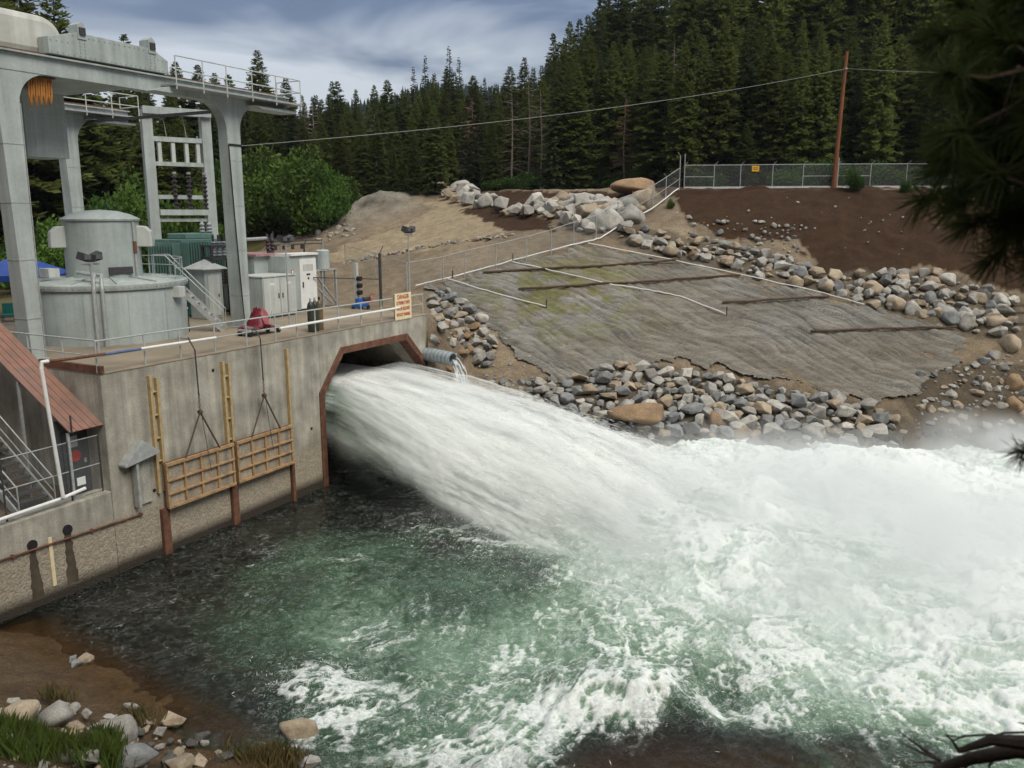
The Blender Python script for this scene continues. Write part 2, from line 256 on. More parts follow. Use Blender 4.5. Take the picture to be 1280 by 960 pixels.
# ------------------------------------------------------------------ mesh helpers
def V3(p): return (float(p[0]), float(p[1]), float(p[2]))
class MB:
    def __init__(s): s.v = []; s.f = []
    def add(s, vs, fs):
        o = len(s.v); s.v += [V3(p) for p in vs]; s.f += [tuple(i+o for i in f) for f in fs]; return s
    def box(s, x0, x1, y0, y1, z0, z1):
        return s.add([(x0, y0, z0), (x1, y0, z0), (x1, y1, z0), (x0, y1, z0), (x0, y0, z1), (x1, y0, z1), (x1, y1, z1), (x0, y1, z1)],
                     [(0, 3, 2, 1), (4, 5, 6, 7), (0, 1, 5, 4), (1, 2, 6, 5), (2, 3, 7, 6), (3, 0, 4, 7)])
    def cbox(s, c, d): return s.box(c[0]-d[0]/2, c[0]+d[0]/2, c[1]-d[1]/2, c[1]+d[1]/2, c[2]-d[2]/2, c[2]+d[2]/2)
    def bar(s, p, q, w, h, up=(0, 0, 1)):
        p = Vector(V3(p)); q = Vector(V3(q)); d = (q-p).normalized(); u = Vector(up)
        if abs(d.dot(u)) > .98: u = Vector((1, 0, 0))
        r = d.cross(u).normalized(); u = r.cross(d)
        vs = []
        for c in (p, q):
            for i, j in ((-1, -1), (1, -1), (1, 1), (-1, 1)): vs.append(c+r*(i*w/2)+u*(j*h/2))
        return s.add(vs, [(0, 1, 2, 3), (7, 6, 5, 4), (0, 4, 5, 1), (1, 5, 6, 2), (2, 6, 7, 3), (3, 7, 4, 0)])
    def cyl(s, p, q, r, r2=None, n=10, caps=True):
        p = Vector(V3(p)); q = Vector(V3(q)); r2 = r if r2 is None else r2; d = (q-p).normalized()
        u = d.orthogonal().normalized(); w_ = d.cross(u); vs = []
        for c, rr in ((p, r), (q, r2)):
            for i in range(n): t = 2*math.pi*i/n; vs.append(c+(u*math.cos(t)+w_*math.sin(t))*rr)
        fs = [(i, (i+1) % n, n+(i+1) % n, n+i) for i in range(n)]
        if caps: fs += [tuple(range(n-1, -1, -1)), tuple(range(n, 2*n))]
        return s.add(vs, fs)
    def tube(s, pts, r, n=6):
        P = [Vector(V3(p)) for p in pts]; k = len(P); rr = r if hasattr(r, '__len__') else [r]*k; vs = []; u = None
        for i in range(k):
            d = (P[min(i+1, k-1)]-P[max(i-1, 0)]).normalized()
            if u is None: u = d.orthogonal().normalized()
            u = (u-d*u.dot(d)).normalized(); w_ = d.cross(u)
            for j in range(n): t = 2*math.pi*j/n; vs.append(P[i]+(u*math.cos(t)+w_*math.sin(t))*rr[i])
        fs = [(i*n+j, i*n+(j+1) % n, (i+1)*n+(j+1) % n, (i+1)*n+j) for i in range(k-1) for j in range(n)]
        fs += [tuple(range(n-1, -1, -1)), tuple(range((k-1)*n, k*n))]
        return s.add(vs, fs)
    def prism(s, poly, t0, t1, ax='y'):      # polygon in (x,z) pushed along y, or (x,y) along z, or (y,z) along x
        k = len(poly); vs = []
        for t in (t0, t1):
            for p, q in poly: vs.append({'y': (p, t, q), 'z': (p, q, t), 'x': (t, p, q)}[ax])
        fs = [tuple(range(k)), tuple(range(2*k-1, k-1, -1))]+[(i, k+i, k+(i+1) % k, (i+1) % k) for i in range(k)]
        return s.add(vs, fs)
    def lathe(s, prof, n=32, c=(0, 0, 0)):
        k = len(prof); vs = []
        for r, z in prof:
            for i in range(n): t = 2*math.pi*i/n; vs.append((c[0]+r*math.cos(t), c[1]+r*math.sin(t), c[2]+z))
        fs = [(i*n+j, i*n+(j+1) % n, (i+1)*n+(j+1) % n, (i+1)*n+j) for i in range(k-1) for j in range(n)]
        fs += [tuple(range(n-1, -1, -1)), tuple(range((k-1)*n, k*n))]
        return s.add(vs, fs)
    def mesh(s, name, mat, smooth=False):
        me = bpy.data.meshes.new(name); me.from_pydata(s.v, [], s.f); me.update()
        bm = bmesh.new(); bm.from_mesh(me); bmesh.ops.recalc_face_normals(bm, faces=bm.faces); bm.to_mesh(me); bm.free()
        if mat: me.materials.append(MT[mat] if isinstance(mat, str) else mat)
        if smooth:
            me.polygons.foreach_set('use_smooth', [True]*len(me.polygons))
            try: me.set_sharp_from_angle(angle=math.radians(38))
            except Exception: pass
        return me
    def build(s, name, mat, parent=None, smooth=False, bevel=0.):
        o = bpy.data.objects.new(name, s.mesh(name, mat, smooth)); COL.objects.link(o)
        if parent is not None: o.parent = parent
        if bevel:
            b = o.modifiers.new('bevel', 'BEVEL'); b.width = bevel; b.segments = 2; b.limit_method = 'ANGLE'
        return o
def tag(o, label=None, cat=None, group=None, kind=None):
    for k, v in (('label', label), ('category', cat), ('group', group), ('kind', kind)):
        if v: o[k] = v
    return o
def thing(name, label, cat, loc=(0, 0, 0), rz=0., group=None):
    o = bpy.data.objects.new(name, None); COL.objects.link(o); o.empty_display_size = .2
    o.location = V3(loc); o.rotation_euler = (0, 0, rz); return tag(o, label, cat, group)
def dthing(name, label, cat, a, m, group=None, z=D): return thing(name, label, cat, W(a, m, z), TH, group)
def addo(name, me, parent=None, loc=None, rot=None, sc=None):
    o = bpy.data.objects.new(name, me); COL.objects.link(o)
    if parent is not None: o.parent = parent
    if loc is not None: o.location = V3(loc)
    if rot is not None: o.rotation_euler = rot
    if sc is not None: o.scale = sc if hasattr(sc, '__len__') else (sc,)*3
    return o
def inpoly(px, py_, poly):
    poly = np.asarray(poly, float); x = np.asarray(px); y = np.asarray(py_); r = np.zeros(x.shape, bool); j = len(poly)-1
    for i in range(len(poly)):
        c = ((poly[i, 1] > y) != (poly[j, 1] > y)) & (x < (poly[j, 0]-poly[i, 0])*(y-poly[i, 1])/(poly[j, 1]-poly[i, 1]+1e-12)+poly[i, 0])
        r ^= c; j = i
    return r
def planpoly(pix): return [gp(u, v)[:2] for u, v in pix]
# ------------------------------------------------------------------ ground sheet
def axis(lo, hi, c0, c1, fine, grow=1.13):
    a = list(np.arange(c0, c1+1e-6, fine)); s = fine
    while a[-1] < hi: s *= grow; a.append(a[-1]+s)
    s = fine
    while a[0] > lo: s *= grow; a.insert(0, a[0]-s)
    return np.array(a)
def grid_mesh(name, X, Y, Z, mat, cols=None, smooth=True, keep=None):
    ny, nx = X.shape; me = bpy.data.meshes.new(name)
    co = np.stack([X, Y, Z], -1).reshape(-1, 3).astype(np.float32)
    i = np.arange(ny*nx).reshape(ny, nx); q = np.stack([i[:-1, :-1], i[:-1, 1:], i[1:, 1:], i[1:, :-1]], -1).reshape(-1, 4)
    if keep is not None: q = q[keep.reshape(-1)]
    me.vertices.add(len(co)); me.vertices.foreach_set('co', co.ravel()); me.loops.add(q.size); me.loops.foreach_set('vertex_index', q.ravel().astype(np.int32))
    me.polygons.add(len(q)); me.polygons.foreach_set('loop_start', np.arange(0, q.size, 4, dtype=np.int32)); me.polygons.foreach_set('loop_total', np.full(len(q), 4, np.int32))
    me.update(calc_edges=True); me.validate()
    if smooth: me.polygons.foreach_set('use_smooth', [True]*len(me.polygons))
    for nm, c in (cols or {}).items():
        at = me.attributes.new(nm, 'FLOAT_COLOR', 'POINT'); d = np.ones((len(co), 4), np.float32); d[:, :c.shape[-1]] = c.reshape(len(co), -1); at.data.foreach_set('color', d.ravel())
    me.materials.append(mat)
    o = bpy.data.objects.new(name, me); COL.objects.link(o); return o
def ground_mat():
    m = bpy.data.materials.new('ground_soil'); m.use_nodes = True; t = m.node_tree; N = t.nodes; Lk = t.links.new; b = N['Principled BSDF']; b.inputs['Roughness'].default_value = .95; b.inputs['Specular IOR Level'].default_value = .15
    at = N.new('ShaderNodeAttribute'); at.attribute_name = 'col'
    geo = N.new('ShaderNodeNewGeometry'); out = at.outputs['Color']
    for sc, dt, lo, hi in ((1.3, 5, .72, 1.25), (9., 4, .72, 1.3), (34., 3, .72, 1.35)):
        n = N.new('ShaderNodeTexNoise'); n.inputs['Scale'].default_value = sc; n.inputs['Detail'].default_value = dt; n.inputs['Roughness'].default_value = .65; Lk(geo.outputs['Position'], n.inputs[0])
        q = N.new('ShaderNodeMapRange'); q.inputs[1].default_value = .3; q.inputs[2].default_value = .7; q.inputs[3].default_value = lo; q.inputs[4].default_value = hi; Lk(n.outputs[0], q.inputs[0])
        v = N.new('ShaderNodeVectorMath'); v.operation = 'SCALE'; Lk(out, v.inputs[0]); Lk(q.outputs[0], v.inputs['Scale']); out = v.outputs[0]
    Lk(out, b.inputs['Base Color'])
    bp = N.new('ShaderNodeBump'); bp.inputs['Strength'].default_value = .8; bp.inputs['Distance'].default_value = .06; Lk(n.outputs[0], bp.inputs['Height'])
    n2 = N.new('ShaderNodeTexNoise'); n2.inputs['Scale'].default_value = 7; n2.inputs['Detail'].default_value = 7; n2.inputs['Roughness'].default_value = .7; Lk(geo.outputs['Position'], n2.inputs[0])
    bp2 = N.new('ShaderNodeBump'); bp2.inputs['Strength'].default_value = .7; bp2.inputs['Distance'].default_value = .15; Lk(n2.outputs[0], bp2.inputs['Height']); Lk(bp.outputs[0], bp2.inputs['Normal'])
    Lk(bp2.outputs[0], b.inputs['Normal']); return m
gx = axis(-420, 520, -30, 42, .26); gy = axis(-30, 620, 10, 76, .26)
GX, GY = np.meshgrid(gx, gy)
GZ = ground(GX, GY)
rel = (fbm(GX*.5, GY*.5, 5, 3)-.5)
flat = np.where((GZ > 6.5) & (GZ < 7.4) & (GY < 62), .12, 1.)
ga, gm = am_of(GX, GY)
deckzone = (ga > -2) & (ga < L+6) & (gm > 0) & (gm < 22)
relamp = np.where(deckzone, .05, np.where((GX > 12) & (GY > 52), .8, .5))
MATPIX = [(532, 366), (560, 353), (640, 331), (735, 309), (800, 322), (925, 349), (1040, 374), (1160, 405), (1216, 428), (1180, 470), (1130, 505), (1080, 508), (1020, 490), (960, 478), (880, 460), (800, 458), (770, 470), (700, 482), (655, 462), (620, 425), (590, 398)]
MP = planpoly(MATPIX); relamp = np.where(inpoly(GX, GY, MP), .08, relamp)
GZ2 = GZ+rel*relamp*sst(-2.4, -.5, GZ)
# gravel heap and road berms
def bump_at(u, v, rx, ry, h):
    p = gp(u, v); return p, h*np.exp(-(((GX-p[0])/rx)**2+((GY-p[1])/ry)**2))
HEAPS = []
for (u, v, rx, ry, h) in ((452, 271, 3.6, 3.4, 1.15), (476, 265, 3.8, 4.0, .7), (500, 256, 3.4, 4.5, .6)):
    p, b = bump_at(u, v, rx, ry, h); HEAPS.append((p, rx, ry, h)); GZ2 = GZ2+b*(1+.5*(fbm(GX*1.2, GY*1.2, 4, 9)-.5))
def ground2(X, Y):
    z = ground(X, Y)
    for p, rx, ry, h in HEAPS: z = z+h*np.exp(-(((X-p[0])/rx)**2+((Y-p[1])/ry)**2))
    return z
def C3(r, g, b): return np.array([r, g, b])
nz1 = fbm(GX*.35, GY*.35, 5, 21); nz2 = fbm(GX*1.3, GY*1.3, 4, 33)
col = np.ones(GX.shape+(3,))*C3(.215, .17, .118)                        # tan soil
col = col*(.75+.5*nz1[..., None])
def paint(mask, c, soft=None): 
    global col
    k = np.clip(mask.astype(float), 0, 1)[..., None]; col = col*(1-k)+np.asarray(c)*k
wob = lambda s, a: ((fbm(GX*s, GY*s, 4, 51)-.5)*a, (fbm(GX*s, GY*s, 4, 77)-.5)*a)
wx, wy = wob(.6, 3.4)
road = inpoly(GX+wx, GY+wy, planpoly([(400, 330), (470, 322), (600, 300), (640, 285), (590, 262), (560, 243), (520, 238), (505, 242), (540, 262), (500, 285), (420, 310)]))
for p, rx, ry, h in HEAPS[:2]: paint(np.exp(-(((GX-p[0])/rx)**2+((GY-p[1])/ry)**2))*.95*(.6+nz2*.8), (.29, .272, .235))
paint(road*.9, (.31, .25, .165))
MULCH = [planpoly([(842, 262), (850, 238), (1000, 236), (1300, 236), (1500, 300), (1500, 400), (1290, 372), (1170, 333), (1040, 345), (1000, 300), (950, 300), (900, 295)]),
         planpoly([(572, 262), (620, 258), (690, 276), (696, 288), (640, 290), (600, 275)]),
         planpoly([(560, 240), (660, 239), (800, 239), (812, 247), (770, 258), (700, 258), (630, 262), (590, 250)])]
for k, P in enumerate(MULCH): paint(inpoly(GX+wx*(.7 if k == 0 else .4), GY+wy*.5, P)*.95, (.040, .0195, .0095))
paint(((GY > 69) & (GX > 12))*.8, (.04, .018, .009))
lowb = (GY > 38) & (GZ < 3.2) & (GY < 60); paint(lowb*(.45+.5*nz2)*sst(3.4, 1.2, GZ), (.085, .07, .05))
paint(((GX > 16) & (GY < 56) & (GZ < 6) & (GY > 40))*.5, (.20, .155, .10))
paint(((GX > 22) & (GY < 54) & (GZ < 3.6) & (GY > 40))*.8, (.075, .062, .045))
rip = inpoly(GX+wx*.3, GY+wy*.3, planpoly([(660, 476), (790, 450), (960, 480), (1130, 515), (1150, 560), (1000, 592), (780, 548), (690, 530)])) | inpoly(GX+wx*.3, GY+wy*.3, planpoly([(745, 292), (800, 284), (900, 305), (1035, 338), (1170, 340), (1280, 372), (1290, 445), (1150, 402), (920, 345), (800, 318)])); paint(rip*.7, (.105, .088, .065))
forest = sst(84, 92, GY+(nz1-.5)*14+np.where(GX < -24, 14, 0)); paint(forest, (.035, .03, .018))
leftveg = (GX < -24) & (GY > 46); paint(leftveg*.75, (.10, .095, .035))
nearz = (GY < np.interp(GX, SHX, SHY)+6) & (GY < 30) & ((gm < 0.3))
paint(nearz*1., (.095, .062, .036)); paint((nearz & (GZ > .25))*nz2*.8, (.15, .11, .07)); paint((nearz & (GZ < .5))*sst(.5, .05, GZ)*.7, (.105, .062, .025))
yard = (ga < .3) & (gm > .25) & (gm < 16); paint(yard*.85, (.13, .085, .055))
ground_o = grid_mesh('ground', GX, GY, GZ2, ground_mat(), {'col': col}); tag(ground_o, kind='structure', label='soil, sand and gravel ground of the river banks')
# ------------------------------------------------------------------ erosion matting on the far bank
MPa = np.array(MP)
mxs = np.arange(MPa[:, 0].min()-.5, MPa[:, 0].max()+.5, .09); mys = np.arange(MPa[:, 1].min()-.5, MPa[:, 1].max()+.5, .09)
MX, MY = np.meshgrid(mxs, mys)
wxx = (fbm(MX*.9, MY*.9, 5, 5)-.5)*2.0; wyy = (fbm(MX*.9, MY*.9, 5, 6)-.5)*2.0
keep = inpoly(MX+wxx, MY+wyy, MP)
ca, sa = math.cos(math.radians(-38)), math.sin(math.radians(-38))      # rills run down and to the right
wrp = (fbm(MX*.25, MY*.25, 3, 61)-.5)*1.6
S1 = MX*ca+MY*sa; S2 = -MX*sa+MY*ca+wrp
rill = fbm(S1*.20, S2*2.8, 4, 41); rill = 1-np.abs(2*rill-1)
rill2 = fbm(S1*.6, S2*6.0, 3, 47); und = fbm(MX*.3, MY*.3, 4, 43)
MZ = ground(MX, MY)+.20+(rill**4)*-.17+(rill2-.5)*.07+(und-.5)*.25
# fold edges of the sheets
fold = np.abs(np.mod(S2*.55+fbm(S1*.4, S2*.4, 3, 3)*1.6, 1)-.5); MZ += np.where(fold < .035, -.06, 0)*sst(.45, .6, fbm(S1*.5, S2*.8, 3, 8))
mc = np.ones(MX.shape+(3,))*C3(.205, .197, .178)*(.66+.68*und[..., None])
mc = mc*(1-.62*(rill**7)[..., None])*(1-.35*sst(.62, .8, rill2)[..., None])
brown = sst(.45, .7, fbm(MX*.18+3, MY*.3, 4, 91)+.25*sst(52, 45, MY)); mc = mc*(1-brown[..., None]*.4)+C3(.155, .128, .094)*brown[..., None]*.4
gq = gp(700, 372); gr = np.exp(-(((MX-gq[0])/5.0)**2+((MY-gq[1])/4.2)**2))*sst(.42, .62, fbm(MX*1.1, MY*1.1, 5, 71))+.6*np.exp(-(((MX-gq[0]-2)/3)**2+((MY-gq[1]-2.5)/1.2)**2))*sst(.4, .6, fbm(MX*1.4, MY*1.4, 5, 72))
gr = np.clip(gr*.75, 0, .6)[..., None]; mc = mc*(1-gr)+C3(.135, .135, .03)*gr
def matting_mat():
    m = ground_mat(); m.name = 'jute_matting'; t = m.node_tree
    for n in t.nodes:
        if n.type == 'BUMP': n.inputs['Strength'].default_value = .45
    mp = t.nodes.new('ShaderNodeMapping'); mp.inputs['Rotation'].default_value = (0, 0, math.radians(38)); mp.inputs['Scale'].default_value = (.35, 2.2, 1)
    geo = [n for n in t.nodes if n.type == 'NEW_GEOMETRY'][0]; t.links.new(geo.outputs['Position'], mp.inputs[0])
    for n in t.nodes:
        if n.type == 'TEX_NOISE' and n.inputs['Scale'].default_value < 12: t.links.new(mp.outputs[0], n.inputs[0])
    return m
kf = keep[:-1, :-1] & keep[1:, 1:] & keep[1:, :-1] & keep[:-1, 1:]
tag(grid_mesh('erosion_matting', MX, MY, MZ, matting_mat(), {'col': mc}, keep=kf), 'grey erosion matting with rills and mossy patches laid on the far slope', 'matting')
def matz(X, Y): return float(ground(X, Y))+.2
# ------------------------------------------------------------------ pool water
wx0, wx1, wy0, wy1, ws = -19., 36., 15.2, 50., .07
WXs = np.arange(wx0, wx1, ws); WYs = np.arange(wy0, wy1, ws); WX, WY = np.meshgrid(WXs, WYs)
wa, wm = am_of(WX, WY); wn_ = -wm
def rbf(pts, k):
    P = np.array([pz(u, v, 0)[:2] for u, v, *_ in pts]); F = np.array([p[2+k] for p in pts]); num = 0; den = 1e-9
    for (x, y), f in zip(P, F):
        d2 = (WX-x)**2+(WY-y)**2; w_ = 1/(d2+.5)**1.6; num = num+w_*f; den = den+w_
    return num/den
# u, v, aeration (0 clear dark .. 1 white), foam cover
WP = [(430, 612, .0, .05), (360, 650, .02, .06), (300, 690, .03, .08), (220, 710, .0, .08), (120, 750, .0, .10), (60, 775, 0, .0), (480, 640, .04, .12), (540, 650, .15, .45), (596, 672, .30, .55), (560, 680, .12, .15), (400, 640, 0, .03), (120, 800, .03, .16), (200, 790, .02, .04),
      (640, 700, .10, .25), (670, 712, .16, .2), (690, 694, .85, .85), (655, 682, .75, .8), (610, 664, .6, .75), (720, 716, .85, .8), (760, 735, .85, .7), (330, 715, .30, .18), (400, 700, .36, .2), (480, 690, .40, .2), (560, 715, .42, .16), (620, 740, .42, .12), (500, 740, .46, .14), (420, 745, .42, .2), (330, 760, .28, .16), (260, 770, .22, .14), (260, 730, .12, .10), (230, 830, .06, .06), (280, 860, .10, .06),
      (430, 800, .62, .34), (500, 790, .60, .28), (380, 800, .44, .26), (330, 820, .22, .16), (330, 880, .14, .08), (400, 860, .60, .62), (375, 865, .5, .75), (440, 890, .60, .55), (480, 850, .55, .3), (560, 840, .64, .36), (620, 800, .62, .36), (700, 760, .66, .38), (680, 820, .72, .5), (620, 870, .70, .45),
      (520, 910, .62, .45), (460, 930, .35, .3), (560, 940, .5, .5), (640, 930, .68, .62), (700, 900, .78, .72), (780, 900, .82, .80), (820, 870, .86, .86), (740, 850, .70, .5), (760, 790, .74, .48), (800, 740, .82, .6), (860, 700, .92, .75), (760, 700, .88, .7), (850, 800, .78, .55), (880, 860, .55, .28), (920, 868, .42, .22), (960, 885, .75, .65), (900, 895, .8, .85), (1000, 900, .62, .55),
      (950, 930, .05, .10), (880, 935, .03, .08), (1060, 935, .22, .2), (830, 945, .02, .06), (760, 955, .05, .1), (1130, 940, .45, .45), (960, 790, .86, .68), (1060, 760, .93, .78), (1060, 840, .82, .62), (1180, 880, .82, .66), (1180, 800, .92, .78), (1100, 900, .74, .6), (1260, 900, .85, .7), (1280, 780, .95, .85), (950, 720, .95, .85), (1200, 700, 1, .95), (1000, 640, 1, .95), (1100, 600, 1, .9), (1180, 575, .9, .8), (1270, 560, .9, .8), (1400, 700, 1, .9), (1400, 850, .9, .8),
      (430, 580, .0, .1), (900, 600, .95, .9), (700, 600, .9, .9)]
aer = rbf(WP, 0); fcov = rbf(WP, 1)
# flow: jet along the outward normal, a slow eddy left of it
nvx, nvy = -MV[0], -MV[1]
ec = pz(430, 770, 0)[:2]; ex, ey = WX-ec[0], WY-ec[1]; er = np.sqrt(ex**2+ey**2)+.3
jetw = sst(-1, 4, wa-(11.3-.29*np.clip(wn_, 0, 30)))
vx = nvx*jetw*1.6+(-ey/er)*(1-jetw)*-1.0+(fbm(WX*.22, WY*.22, 3, 5)-.5)*1.5; vy = nvy*jetw*1.6+(ex/er)*(1-jetw)*-1.0+(fbm(WX*.22, WY*.22, 3, 6)-.5)*1.5
rgt = sst(6, 16, WX)*sst(34, 26, WY); vx = vx*(1-rgt)+rgt*1.2+(fbm(WX*.4, WY*.4, 3, 15)-.5)*1.2*rgt; vy = vy*(1-rgt)+rgt*(-.25)+(fbm(WX*.4, WY*.4, 3, 16)-.5)*1.6*rgt
vl = np.sqrt(vx**2+vy**2)+1e-6; vx /= vl; vy /= vl
def samp(F, gx_, gy_):
    gx_ = np.clip(gx_, 0, F.shape[1]-1.001); gy_ = np.clip(gy_, 0, F.shape[0]-1.001); i = gx_.astype(int); j = gy_.astype(int); fx = gx_-i; fy = gy_-j
    return (F[j, i]*(1-fx)+F[j, i+1]*fx)*(1-fy)+(F[j+1, i]*(1-fx)+F[j+1, i+1]*fx)*fy
II, JJ = np.meshgrid(np.arange(WX.shape[1], dtype=float), np.arange(WX.shape[0], dtype=float))
# warp the texture space along the flow a little: streaks and curls
px_, py__ = II.copy(), JJ.copy(); src = RNG.random(WX.shape); src = .5*src+.5*fbm(WX*6, WY*6, 2, 99); acc = src.copy(); cnt = 1.
for sgn in (1, -1):
    px_, py__ = II.copy(), JJ.copy()
    for k in range(11):
        i = np.clip(px_.astype(int), 0, WX.shape[1]-1); j = np.clip(py__.astype(int), 0, WX.shape[0]-1)
        px_ = px_+sgn*vx[j, i]*1.3; py__ = py__+sgn*vy[j, i]*1.3; acc += samp(src, px_, py__); cnt += 1
lic = acc/cnt; lic = (lic-lic.mean())/lic.std()
q1 = (fbm(WX*.55, WY*.55, 4, 201)-.5); q2 = (fbm(WX*.55+5, WY*.55, 4, 202)-.5); q3 = (fbm(WX*1.6, WY*1.6, 3, 203)-.5); q4 = (fbm(WX*1.6, WY*1.6, 3, 204)-.5)
ux, uy = WX+q1*3.2+q3*.9, WY+q2*3.2+q4*.9
def ridge(s, o, sd): r = fbm(ux*s, uy*s, o, sd); return 1-np.abs(2*r-1)*2.2
lace = np.maximum(ridge(.55, 4, 301), .92*ridge(1.2, 4, 305)); lace = np.maximum(lace, .86*ridge(2.6, 3, 309))
blot = fbm(ux*.5, uy*.5, 5, 321)
fine = fbm(ux*4.5, uy*4.5, 4, 331)
fl = np.clip(lace*.55+blot*.62+lic*.055+(fine-.5)*.55, -1, 2)
# rank transform so that cover really means cover
srt = np.sort(fl.ravel()[::37]); rank = np.searchsorted(srt, fl.ravel()).reshape(fl.shape)/len(srt)
fcov = np.where(fcov < .3, fcov*.55, np.where(fcov < .45, .165+(fcov-.3)*1.3, fcov*.80)); foam = sst(-.24, .24, rank-(1-fcov))*np.clip(.5+fcov*.7, 0, 1)
aer2 = np.clip(np.where(aer < .6, aer*.9, .54+(aer-.6)*1.25)+(fbm(ux*.35, uy*.35, 4, 351)-.5)*.34*np.clip(aer*3, 0, 1)+(lic*.03)*np.clip(aer*2, 0, 1), 0, 1)
turb = np.clip(.08+aer2*.9, 0, 1)
WZ = (fbm(ux*.30, uy*.30, 4, 401)-.5)*1.45*turb+(lace-.3)*.10*turb+foam*.05*turb+(fbm(ux*1.5, uy*1.5, 4, 405)-.5)*.26*turb+(fine-.5)*.10*turb+(fbm(WX*2.2, WY*2.2, 3, 409)-.5)*.05
pile = np.exp(-((wn_-17)/8)**2)*sst(5, 12, wa)*sst(34, 24, wa)*.9
lip = lambda u, v, h, r: h*np.exp(-((WX-pz(u, v)[0])**2+(WY-pz(u, v)[1])**2)/r**2)
WZ += pile*(.6+.8*blot)+lip(385, 860, .25, 1.0)+lip(820, 880, .4, 1.6)+lip(740, 880, .3, 2)-lip(900, 868, .35, 1.0)
dep = sst(.0, 1., np.clip(-ground(WX, WY), 0, 3)/np.where(WX > 1, .9, .3))*.85+.15*sst(.25, .5, aer2); dep = np.maximum(dep, np.clip(aer2*1.6, 0, 1)*sst(.1, .5, aer2))
wkeep = (wm[:-1, :-1] < .15) | ((wa[:-1, :-1] > 11.2) & (wa[:-1, :-1] < L-.4) & (wm[:-1, :-1] < 6))
wc = np.stack([foam, aer2, dep, np.clip(fcov*1.15+.06, 0, 1)], -1)
def water_mat():
    m = bpy.data.materials.new('river_water'); m.use_nodes = True; t = m.node_tree; N = t.nodes; Lk = t.links.new; b = N['Principled BSDF']
    at = N.new('ShaderNodeAttribute'); at.attribute_name = 'wat'; sp = N.new('ShaderNodeSeparateColor'); Lk(at.outputs['Color'], sp.inputs[0])
    geo = N.new('ShaderNodeNewGeometry')
    cr = N.new('ShaderNodeValToRGB'); e = cr.color_ramp; e.elements[0].color = (.004, .006, .004, 1); e.elements[0].position = 0; e.elements[1].color = (.66, .73, .70, 1); e.elements[1].position = 1
    for p, c in ((.12, (.007, .011, .007)), (.36, (.036, .078, .044)), (.60, (.150, .240, .165)), (.80, (.42, .52, .46))): x = e.elements.new(p); x.color = (*c, 1)
    n0 = N.new('ShaderNodeTexNoise'); n0.inputs['Scale'].default_value = 2.6; n0.inputs['Detail'].default_value = 7; n0.inputs['Distortion'].default_value = 1.2; Lk(geo.outputs['Position'], n0.inputs[0])
    s0 = N.new('ShaderNodeMath'); s0.operation = 'MULTIPLY_ADD'; s0.inputs[1].default_value = .5; s0.inputs[2].default_value = .72; Lk(n0.outputs[0], s0.inputs[0])
    s1 = N.new('ShaderNodeMath'); s1.operation = 'MULTIPLY'; Lk(sp.outputs[1], s1.inputs[0]); Lk(s0.outputs[0], s1.inputs[1]); Lk(s1.outputs[0], cr.inputs[0])
    # fine break-up of the foam
    n1 = N.new('ShaderNodeTexNoise'); n1.inputs['Scale'].default_value = 9; n1.inputs['Detail'].default_value = 7; n1.inputs['Roughness'].default_value = .68; n1.inputs['Distortion'].default_value = .8; Lk(geo.outputs['Position'], n1.inputs[0])
    d = N.new('ShaderNodeMath'); d.operation = 'MULTIPLY_ADD'; d.inputs[1].default_value = 1.5; d.inputs[2].default_value = -.78; Lk(n1.outputs[0], d.inputs[0])
    a = N.new('ShaderNodeMath'); a.operation = 'ADD'; Lk(sp.outputs[0], a.inputs[0]); gt = N.new('ShaderNodeMapRange'); gt.inputs[1].default_value = .02; gt.inputs[2].default_value = .35; Lk(sp.outputs[0], gt.inputs[0]); dm = N.new('ShaderNodeMath'); dm.operation = 'MULTIPLY'; Lk(d.outputs[0], dm.inputs[0]); Lk(gt.outputs[0], dm.inputs[1]); Lk(dm.outputs[0], a.inputs[1])
    r = N.new('ShaderNodeMapRange'); r.interpolation_type = 'SMOOTHSTEP'; r.inputs[1].default_value = .15; r.inputs[2].default_value = 1.05; Lk(a.outputs[0], r.inputs[0])
    r0 = r
    for sc_, sd_ in ((2.2, 3.), (5.5, 9.)):                              # thin foam threads
        nf = N.new('ShaderNodeTexNoise'); nf.inputs['Scale'].default_value = sc_; nf.inputs['Detail'].default_value = 4; nf.inputs['Distortion'].default_value = 1.6; nf.inputs['Roughness'].default_value = .5; Lk(geo.outputs['Position'], nf.inputs[0])
        f1 = N.new('ShaderNodeMath'); f1.operation = 'SUBTRACT'; f1.inputs[1].default_value = .5; Lk(nf.outputs[0], f1.inputs[0]); f2 = N.new('ShaderNodeMath'); f2.operation = 'ABSOLUTE'; Lk(f1.outputs[0], f2.inputs[0])
        f3 = N.new('ShaderNodeMapRange'); f3.interpolation_type = 'SMOOTHSTEP'; f3.inputs[1].default_value = .035; f3.inputs[2].default_value = .0; Lk(f2.outputs[0], f3.inputs[0])
        f5 = N.new('ShaderNodeMapRange'); f5.inputs[1].default_value = .35; f5.inputs[2].default_value = .62; Lk(n0.outputs[0], f5.inputs[0])
        f4 = N.new('ShaderNodeMath'); f4.operation = 'MULTIPLY'; Lk(f3.outputs[0], f4.inputs[0]); Lk(at.outputs['Alpha'], f4.inputs[1]); f6 = N.new('ShaderNodeMath'); f6.operation = 'MULTIPLY'; Lk(f4.outputs[0], f6.inputs[0]); Lk(f5.outputs[0], f6.inputs[1])
        mxf = N.new('ShaderNodeMath'); mxf.operation = 'MAXIMUM'; Lk(r.outputs[0], mxf.inputs[0]); Lk(f6.outputs[0], mxf.inputs[1]); r = mxf
